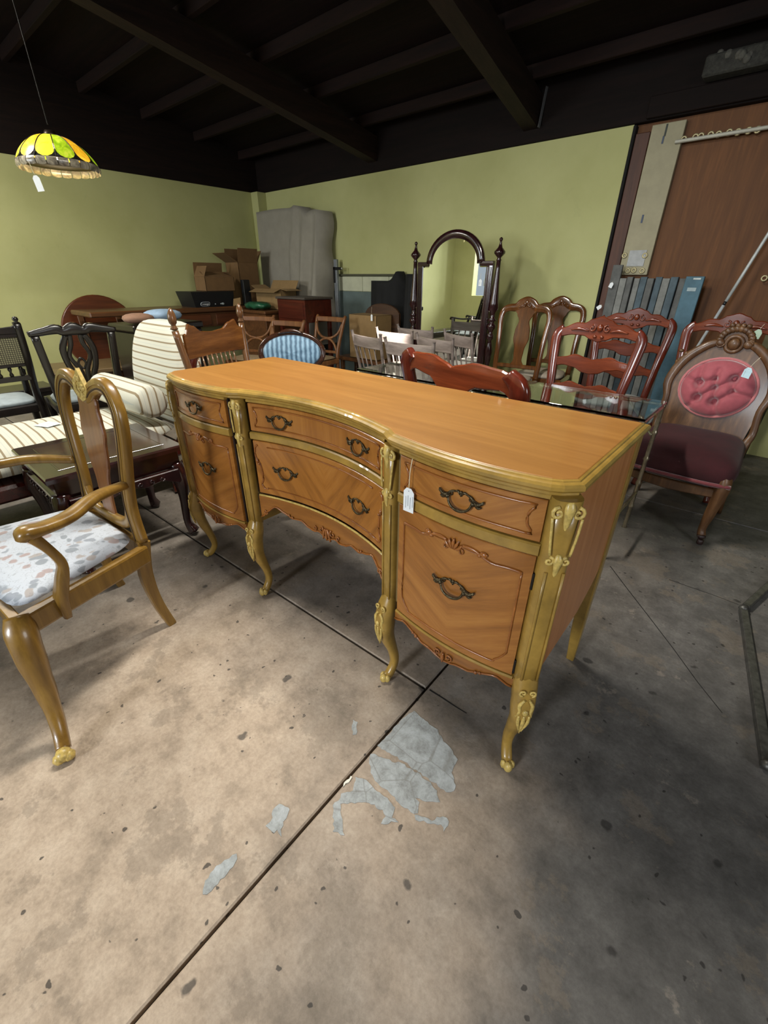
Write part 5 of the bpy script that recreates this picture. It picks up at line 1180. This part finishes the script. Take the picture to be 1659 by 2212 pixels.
carton((TX-.02, yb0+.10, TZ+.17), PI/2, .40, .26, .16, 'open cardboard box sitting on the black crate', [('y-', 155, .13), ('x-', 115, .13), ('y+', 100, .16), ('x+', 150, .10)], M_CARD1)
yb1 = atx(532, 600, TX-.05).y
carton((TX-.12, yb1, TZ), PI/2, .30, .30, .50, 'tall open cardboard box with raised flaps in the corner', [('x-', 30, .20), ('y-', 80, .16), ('y+', 95, .16), ('x+', 60, .16)], M_CARD1)
tag(MB().box(-.03, .03, -.05, .05, 0, .30, .006).build('black_bottle_case', M_BLK, None, (TX+.17, yb1-.17, TZ)), 'narrow black case standing in front of the tall cardboard box', 'case')
pc = aty(592, 640, 3.93)
ts = thing('storage_chest', 'dark brown chest carrying the low cardboard box and green sack', 'chest', (-5.17, 3.66, 0), 0)
MB().box(-.275, .275, -.27, .27, .04, .84, .008).build('body', M_BROWN, ts); MB().box(-.285, .285, -.28, .28, .842, .88, .01).build('lid', M_BROWN, ts)
for x in (-.22, .22):
    for y in (-.2, .2): MB().box(x-.03, x+.03, y-.03, y+.03, 0, .039, .004).build('foot', M_BROWN, ts)
carton((-5.17, 3.78, .881), 0, .54, .24, .235, 'wide low cardboard box in front of the draped cover', [('x+', -8, .12), ('y-', -20, .11), ('y+', 60, .11), ('x-', 20, .12)], M_CARD2)
tag(MB().cushion((0, 0, .045), (.20, .11, .045), 3, 26, 8, lambda p: p+V((0, 0, .012*math.sin(p.x*40)*math.cos(p.y*33)))).build('green_sack', plain('green_plastic', '1f5238', .35, 0, .3, 10, coat=.2), None, (-5.19, 3.50, .885), (0, 0, .05)), 'shiny green plastic sack in front of the low cardboard box', 'sack')
tag(MB().prism([(-.05, 0, 0), (.05, 0, .02), (.06, 0, .10), (-.03, 0, .085)], (0, .004, 0)).build('cardboard_scrap', M_CARD2, None, (TX+.26, pB.y+.04, TZ+.002), (-.25, 0, 1.2)), 'folded cardboard scrap leaning beside the black crate', 'cardboard')

# ------------------------------------------------------------------ draped cover in the corner
M_DRAPE = plain('grey_canvas', '8c877b', .9, 0, .08, 8, bump=.1)
t = thing('draped_cover', 'grey canvas sheet draped over something tall in the corner', 'cover', (0, 0, 0))
x0, x1 = aty(560, 520, 4.16).x, aty(689, 520, 4.16).x; zt0, zt1 = aty(566, 457, 4.16).z, aty(690, 452, 4.16).z
nx, nz = 40, 26; L_ = []
xsplit = .64
for i in range(nz+1):
    f = i/nz; row = []
    for j in range(nx+1):
        u = j/nx; zt = lerp(zt0, zt1, u)+.03*math.sin(u*PI)+.03*math.exp(-((u-.66)/.05)**2)-.05*math.exp(-((u-.83)/.05)**2); x = lerp(x0, x1, u)
        fold = 0
        if u > xsplit-.25*f*(1 if f < .7 else (1-f)/.3*1): w_ = (u-.5)*30+f*3.0; fold = .16*(abs((w_/PI) % 2-1)-.5)*smooth((u-.48)/.15)*(.25+.75*f)-.10*f*smooth((u-.5)/.15)
        zbot = .45+(.35*smooth((xsplit-.02-u)/.08))
        z = lerp(zt, zbot, f); y = 4.16-.02*f+fold-.02*math.sin(u*9)*f
        row.append(V((x+.02*f*math.sin(u*20), y, z)))
    L_.append(row)
vs_ = [q for l in L_ for q in l]; n1 = nx+1
back = [V((q.x, min(4.40, q.y+.23), q.z)) for q in L_[0]]; vs_ += back; bl_ = len(vs_)-n1
sideb = [V((x1+.03*math.sin(i*.7), 4.40, L_[i][-1].z)) for i in range(nz+1)]; sb_ = len(vs_); vs_ += sideb
fs_ = [[i*n1+j, i*n1+j+1, (i+1)*n1+j+1, (i+1)*n1+j] for i in range(nz) for j in range(nx)]+[[bl_+j, bl_+j+1, j+1, j] for j in range(nx)]+[[i*n1+nx, sb_+i, sb_+i+1, (i+1)*n1+nx] for i in range(nz)]
MB().add(vs_, fs_).build('canvas', M_DRAPE, t)
MB().box(x0+.03, lerp(x0, x1, .80), 4.24, 4.39, 0, zt0-.06, .01).build('covered_cabinet', M_BROWN, t)
# grey post with clamp beside it
pp = aty(699, 600, 4.30)
t = thing('clamp_post', 'grey metal post with a screw clamp beside the draped cover', 'post', (x1+.075, 4.36, 0))
MB().box(-.028, .028, -.02, .02, 0, aty(693, 560, 4.25).z, .004).build('upright', plain('grey_steel_tube', '8a8f94', .4, .5), t)
zc = aty(705, 580, 4.25).z
MB().box(-.03, .10, -.03, .0, zc-.016, zc+.016, .004).box(-.03, 0, -.03, .0, zc-.16, zc+.02, .004).build('clamp', plain('black_iron', '1a1a1a', .5, .5), t)
MB().lathe([(.012, 0), (.014, .005), (.014, .02), (.008, .024)], (.115, -.02, zc), 10, (1, 0, 0)).build('knob', plain('steel_knob', 'b5b5a8', .3, .8), t)

# ------------------------------------------------------------------ mahogany cabinet
M_MAHR = wood('red_mahogany_cabinet', '32100a', '5e2415', 'x', .3, .4, 30)
t = thing('side_cabinet', 'small dark red mahogany cabinet on legs in front of the draped cover', 'cabinet', (-4.50, 3.69, 0), 0)
MB().box(-.27, .27, -.22, .22, 1.02, 1.045, .006).build('top', plain('dusty_cabinet_top', '4a423c', .6), t)
MB().box(-.255, .255, -.205, .205, .78, 1.018, .004).build('body', M_MAHR, t)
MB().box(-.225, .225, -.212, -.2, .815, .99, .003).build('drawer', M_MAHR, t)
for x in (-.23, .23):
    for y in (-.18, .18): MB().bar((x, y, .785), (x, y, 0), .022, .022).build('leg', M_MAHR, t)

# ------------------------------------------------------------------ black cloth-covered things, cardboard panel
M_BLKC = plain('black_cloth', '0e0f10', .85, 0, .3, 10)
p0, p1, p2_ = aty(776, 602, 4.18), aty(855, 592, 4.18), aty(893, 600, 4.18); zb_ = .55
def shroud(name, label, xs_, zf, yc, dep, seed):
    t = thing(name, label, 'cover', (0, 0, 0), 0, 'black cloth covers'); L_ = []; n_ = 14
    for i in range(n_+1):
        f = i/n_; row = []
        for j in range(25):
            a = PI*j/24; u = j/24; x = lerp(xs_[0], xs_[1], u); zt = zf(u)
            row.append(V((x+(.03*math.sin(u*19+seed)*f), yc-dep*math.sin(a)**.7-.03*f*math.sin(u*23+seed)-.02*f, lerp(zt, zb_, f))))
        L_.append(row)
    top = [V((p.x, yc+.06, p.z)) for p in L_[0]]
    vs_ = [q for l in [top]+L_ for q in l]; fs_ = [[i*25+j, i*25+j+1, (i+1)*25+j+1, (i+1)*25+j] for i in range(n_+1) for j in range(24)]
    MB().add(vs_, fs_).build('cloth', M_BLKC, t)
    MB().box(lerp(xs_[0], xs_[1], .2), lerp(xs_[0], xs_[1], .8), yc-.02, yc+.05, 0, zf(.5)-.1, .01).build('support', M_BLK, t)
shroud('black_cover', 'black cloth cover with a pointed peak beside the white wall blocks', (p0.x+.03, p1.x-.01), lambda u: p0.z-.02+.0*u+.10*math.exp(-((u-.86)/.09)**2), 4.36, .11, 0)
shroud('black_cover', 'rounded black cloth cover directly behind the cheval mirror post', (p1.x+.03, p2_.x+.05), lambda u: p1.z-.05+.06*math.sin(PI*u)**.6-.02*u, 4.35, .14, 2)
q0, q1 = aty(752, 678, 3.86), aty(812, 684, 3.86)
bxh = q0.z
carton(((q0.x+q1.x)/2, 4.0, .40), 0, q1.x-q0.x, .26, bxh-.40, 'sealed tan cardboard box with a hanging price tag, behind the spindle chairs', [], M_CARD2, True)
ts = thing('low_bench', 'low dark bench under the sealed cardboard box', 'bench', ((q0.x+q1.x)/2, 4.0, 0)); MB().box(-.42, .42, -.16, .16, .355, .398, .006).build('seat', M_BROWN, ts)
for x in (-.36, .36):
    for y in (-.12, .12): MB().bar((x, y, .36), (x, y, 0), .02, .02).build('leg', M_BROWN, ts)
mb = MB().panel(frange(-.26, .26, 20), .40, lambda x: bxh+.13*math.sqrt(max(.02, 1-(x/.27)**2))-.02, 0, .03, .006)
tag(mb.build('carved_headboard', wood('carved_brown_panel', '2c1a10', '55371f', 'x', .5, .1), None, ((q0.x+q1.x)/2+.06, 4.135, -.0)), 'dark carved round-topped panel behind the sealed cardboard box', 'panel')
o = bpy.data.objects['carved_headboard']; o.location.z = 0.0
pt = aty(803, 663, 3.85); price_tag((pt.x, 3.85, pt.z), .075, 'white price tag hanging over the sealed cardboard box', .028, .066, (0, -1))

# ------------------------------------------------------------------ shutters, blue board, pole in front of the doorway
M_SHUT = [plain('weathered_grey_slat', '5c5d5b', .8, 0, .3, 12), plain('pale_grey_slat', '7b7c78', .8, 0, .3, 12), plain('slate_slat', '4b5a62', .75, 0, .3, 12)]
ys = 4.33
t = thing('shutter_stack', 'stack of grey louvred shutters leaning beside the plywood door', 'shutters', (0, 0, 0))
edges = [1300, 1322, 1338, 1352, 1366, 1382, 1398, 1414, 1432, 1450, 1466]
for k in range(len(edges)-1):
    a, b_ = aty(edges[k]+18, 600, ys), aty(edges[k+1]+18, 600, ys); zt = aty(1345, 572 if k < 1 else 598, ys).z
    MB().box(a.x+.003, b_.x-.003, ys-.012*(k % 3), ys+.03, .0, zt-.01*(k % 2), .003).build('slat', M_SHUT[[0, 1, 0, 1, 2, 0, 2, 1, 2, 0][k]], t)
a, b_ = aty(1484, 597, ys), aty(1524, 597, ys)
bb = tag(MB().box(a.x, b_.x, ys-.02, ys+.02, 0, a.z, .003).build('blue_board', plain('dusty_blue_paint', '4c6d7c', .7, 0, .25, 8)), 'dusty pale blue board leaning beside the grey shutters', 'board')
MB().box(a.x+.03, b_.x-.03, ys-.024, ys-.021, a.z-.10, a.z-.075, .001).build('label_strip', plain('label_grey', '9fb0b4', .7), bb)
MB().box(a.x+.05, b_.x-.02, ys-.024, ys-.021, a.z-.022, a.z-.010, .001).build('label_strip', plain('label_pale', 'c5cdcb', .7), bb)
for q, lab in (((1324, 622), 'small white tag on the grey shutters, upper of two'), ((1300, 672), 'tilted grey-white tag on the grey shutters, lower of two')):
    p = aty(q[0], q[1]-14, ys-.03); price_tag(p, .008, lab, .030, .040, (0, -1), tilt=.35 if q[1] < 650 else .9)
a, b_ = aty(1519, 730, 4.30), aty(1668, 492, 4.36)
t = thing('white_pole', 'long white pole with a dark band leaning across the plywood door', 'pole', (0, 0, 0))
bt = a+(a-b_).normalized()*((a.z-.002)/((b_-a).normalized().z)); bt.y = 4.2
f1 = (aty(1565, 655, 4.3)-bt).length/(b_-bt).length
MB().sweep([bt, bt.lerp(b_, f1-.008)], .011, None, (0, 1, 0), 8, 2, 2).build('lower_tube', plain('white_tube', 'c3c9cc', .4, .1), t)
MB().sweep([bt.lerp(b_, f1-.008), bt.lerp(b_, f1+.008)], .0105, None, (0, 1, 0), 8, 2, 2).build('dark_band', M_BLK, t)
MB().sweep([bt.lerp(b_, f1+.008), b_, b_+(b_-bt)*.25], .011, None, (0, 1, 0), 8, 2, 2).build('upper_tube', plain('white_tube_upper', 'b9bdbb', .4, .1), t)
a, b_ = aty(1652, 835, 4.36), aty(1606, 985, 4.36)
tag(MB().bar((b_.x-.02, 4.30, .0), (a.x+.06, 4.42, a.z+.35), .02, .05).build('dark_plank', plain('black_plank', '14120f', .8)), 'dark plank leaning on the green wall at the right edge', 'plank')

# ------------------------------------------------------------------ metal stand base at the right edge
M_STEEL = plain('scuffed_steel', '5d5c58', .45, .6, .4, 40)
t = thing('metal_stand', 'scuffed grey metal stand base on the floor at the right edge', 'stand', (0, 0, 0))
c1, c2, c3 = atz(1602, 1322, .0), atz(1652, 1662, .0), atz(1668, 1262, .0)
up_ = V((0, 0, .0135))
MB().bar(c1+up_, c2+up_, .0135, .0135).build('base_bar', M_STEEL, t)
e3 = c1+(c3-c1).normalized()*.55
MB().bar(c1+up_*1.2+(c3-c1).normalized()*.02, e3+up_*1.2, .0135, .0135).build('base_bar', M_STEEL, t)
e4 = c2+(e3-c1); MB().bar(e3+up_, e4+up_, .0135, .0135).build('base_bar', M_STEEL, t); MB().bar(c2+up_*1.2, e4+up_*1.2, .0135, .0135).build('base_bar', M_STEEL, t)
for p in (c1, c2): MB().ball(p+V((0, 0, .02)), (.018, .018, .016), 8, 5).build('corner_joint', M_STEEL, t)

# ------------------------------------------------------------------ odds and ends at the left
t = thing('dark_bench', 'dark low bench in front of the green wall at the far left', 'bench', (-4.95, .40, 0), math.radians(2))
MB().box(-.16, .16, -.75, .62, .335, .375, .006).build('seat', M_EBON, t); MB().box(-.13, .13, -.72, .59, .27, .333, .004).build('frieze', M_EBON, t)
for x in (-.12, .12):
    for y in (-.68, .55): MB().bar((x, y, .30), (x, y, 0), .02, .02).build('leg', M_EBON, t)
t = thing('low_table', 'low brown wooden table behind the Chippendale chair', 'table', (-5.2, 1.42, 0), math.radians(-8))
MB().box(-.33, .33, -.34, .34, .42, .46, .008).build('table_top', wood('dusty_brown_top', '4a3a24', '7a6444', 'y', .45, .1), t); MB().box(-.29, .29, -.30, .30, .34, .419, .004).build('frieze', M_BROWN, t)
for x in (-.26, .26):
    for y in (-.27, .27): MB().bar((x, y, .36), (x, y, 0), .025, .025).build('leg', M_BROWN, t)
M_PALE = plain('pale_blue_pillow', '8fa8c4', .85, 0, .1, 30)
pz = atx(352, 684, -4.6)
ts = thing('linen_trunk', 'dark trunk carrying pillows behind the striped chaise', 'trunk', (-4.62, pz.y-.05, 0), .1)
MB().box(-.22, .22, -.35, .32, 0, .80, .012).build('body', M_EBON, ts); MB().box(-.235, .235, -.365, .335, .802, .86, .012).build('lid', M_EBON, ts)
tag(MB().cushion((0, 0, .055), (.14, .15, .055), 4, 24, 8).build('blue_pillow', M_PALE, None, (-4.6, pz.y, .862), (0, 0, .3)), 'pale blue pillow lying on the trunk behind the chaise', 'pillow')
tag(MB().cushion((0, 0, .045), (.12, .13, .045), 3, 24, 8).build('pink_pillow', plain('dusty_pink_cloth', '8a6a58', .9), None, (-4.5, pz.y-.27, .862), (0, 0, -.2)), 'dusty pink pillow lying on the trunk beside the blue pillow', 'pillow')

# ------------------------------------------------------------------ ceiling fluorescents and an added lamp for the sunlit chairs, all above the picture
M_TUBE, nt, b = newmat('fluorescent_tube'); b.inputs['Emission Color'].default_value = (1, .97, .88, 1); b.inputs['Emission Strength'].default_value = 6
def strip_light(x, y, ang, power, label, col=(1, .96, .86)):
    z = zb(y)-.02
    t = thing('fluorescent_light', label, 'light', (x, y, z), ang, 'ceiling fluorescents')
    MB().box(-.62, .62, -.07, .07, -.05, .0, .006).build('housing', plain('white_enamel', 'c9c7bd', .5), t)
    for q in (-.03, .03): MB().bar((-.59, q, -.068), (.59, q, -.068), .013, .013, e=2).build('tube', M_TUBE, t)
    MB().bar((0, 0, 0), (0, 0, .12), .006, .006, e=2).build('hanger', M_LEAD, t)
    l = bpy.data.lights.new('tube_light', 'AREA'); l.shape = 'RECTANGLE'; l.size = 1.2; l.size_y = .12; l.energy = power; l.color = col
    o = bpy.data.objects.new('tube_light', l); COL.objects.link(o); o.parent = t; o.location = (0, 0, -.085)
strip_light(-1.45, 1.2, PI/2, 84, 'white ceiling fluorescent above the sideboard')
strip_light(-4.5, .1, PI/2, 85, 'white ceiling fluorescent above the cane armchair')
t = thing('sun_patch_lamp', 'added unseen lamp standing in for sunlight on the spindle chairs', 'light', (-1.15, 1.75, zb(1.75)-.02))  # added lamp in place of a shaft of daylight on the chairs
tg = V((-2.62, 2.95, .75)); d = (tg-t.location).normalized(); q = d.to_track_quat('-Z', 'Y')
MB().lathe([(.03, .10), (.055, .08), (.06, -.06), (.055, -.065), (.05, .0), (.01, .02)], (0, 0, 0), 16, tuple(-d)).build('can', M_BLK, t)
MB().bar((0, 0, .06), (0, 0, .14), .008, .008, e=2).build('stem', M_BLK, t)
l = bpy.data.lights.new('spot_beam', 'SPOT'); l.energy = 4500; l.spot_size = math.radians(11); l.spot_blend = .6; l.color = (1, .96, .9); l.shadow_soft_size = .03
o = bpy.data.objects.new('spot_beam', l); COL.objects.link(o); o.parent = t; o.rotation_euler = q.to_euler(); o.location = d*.075
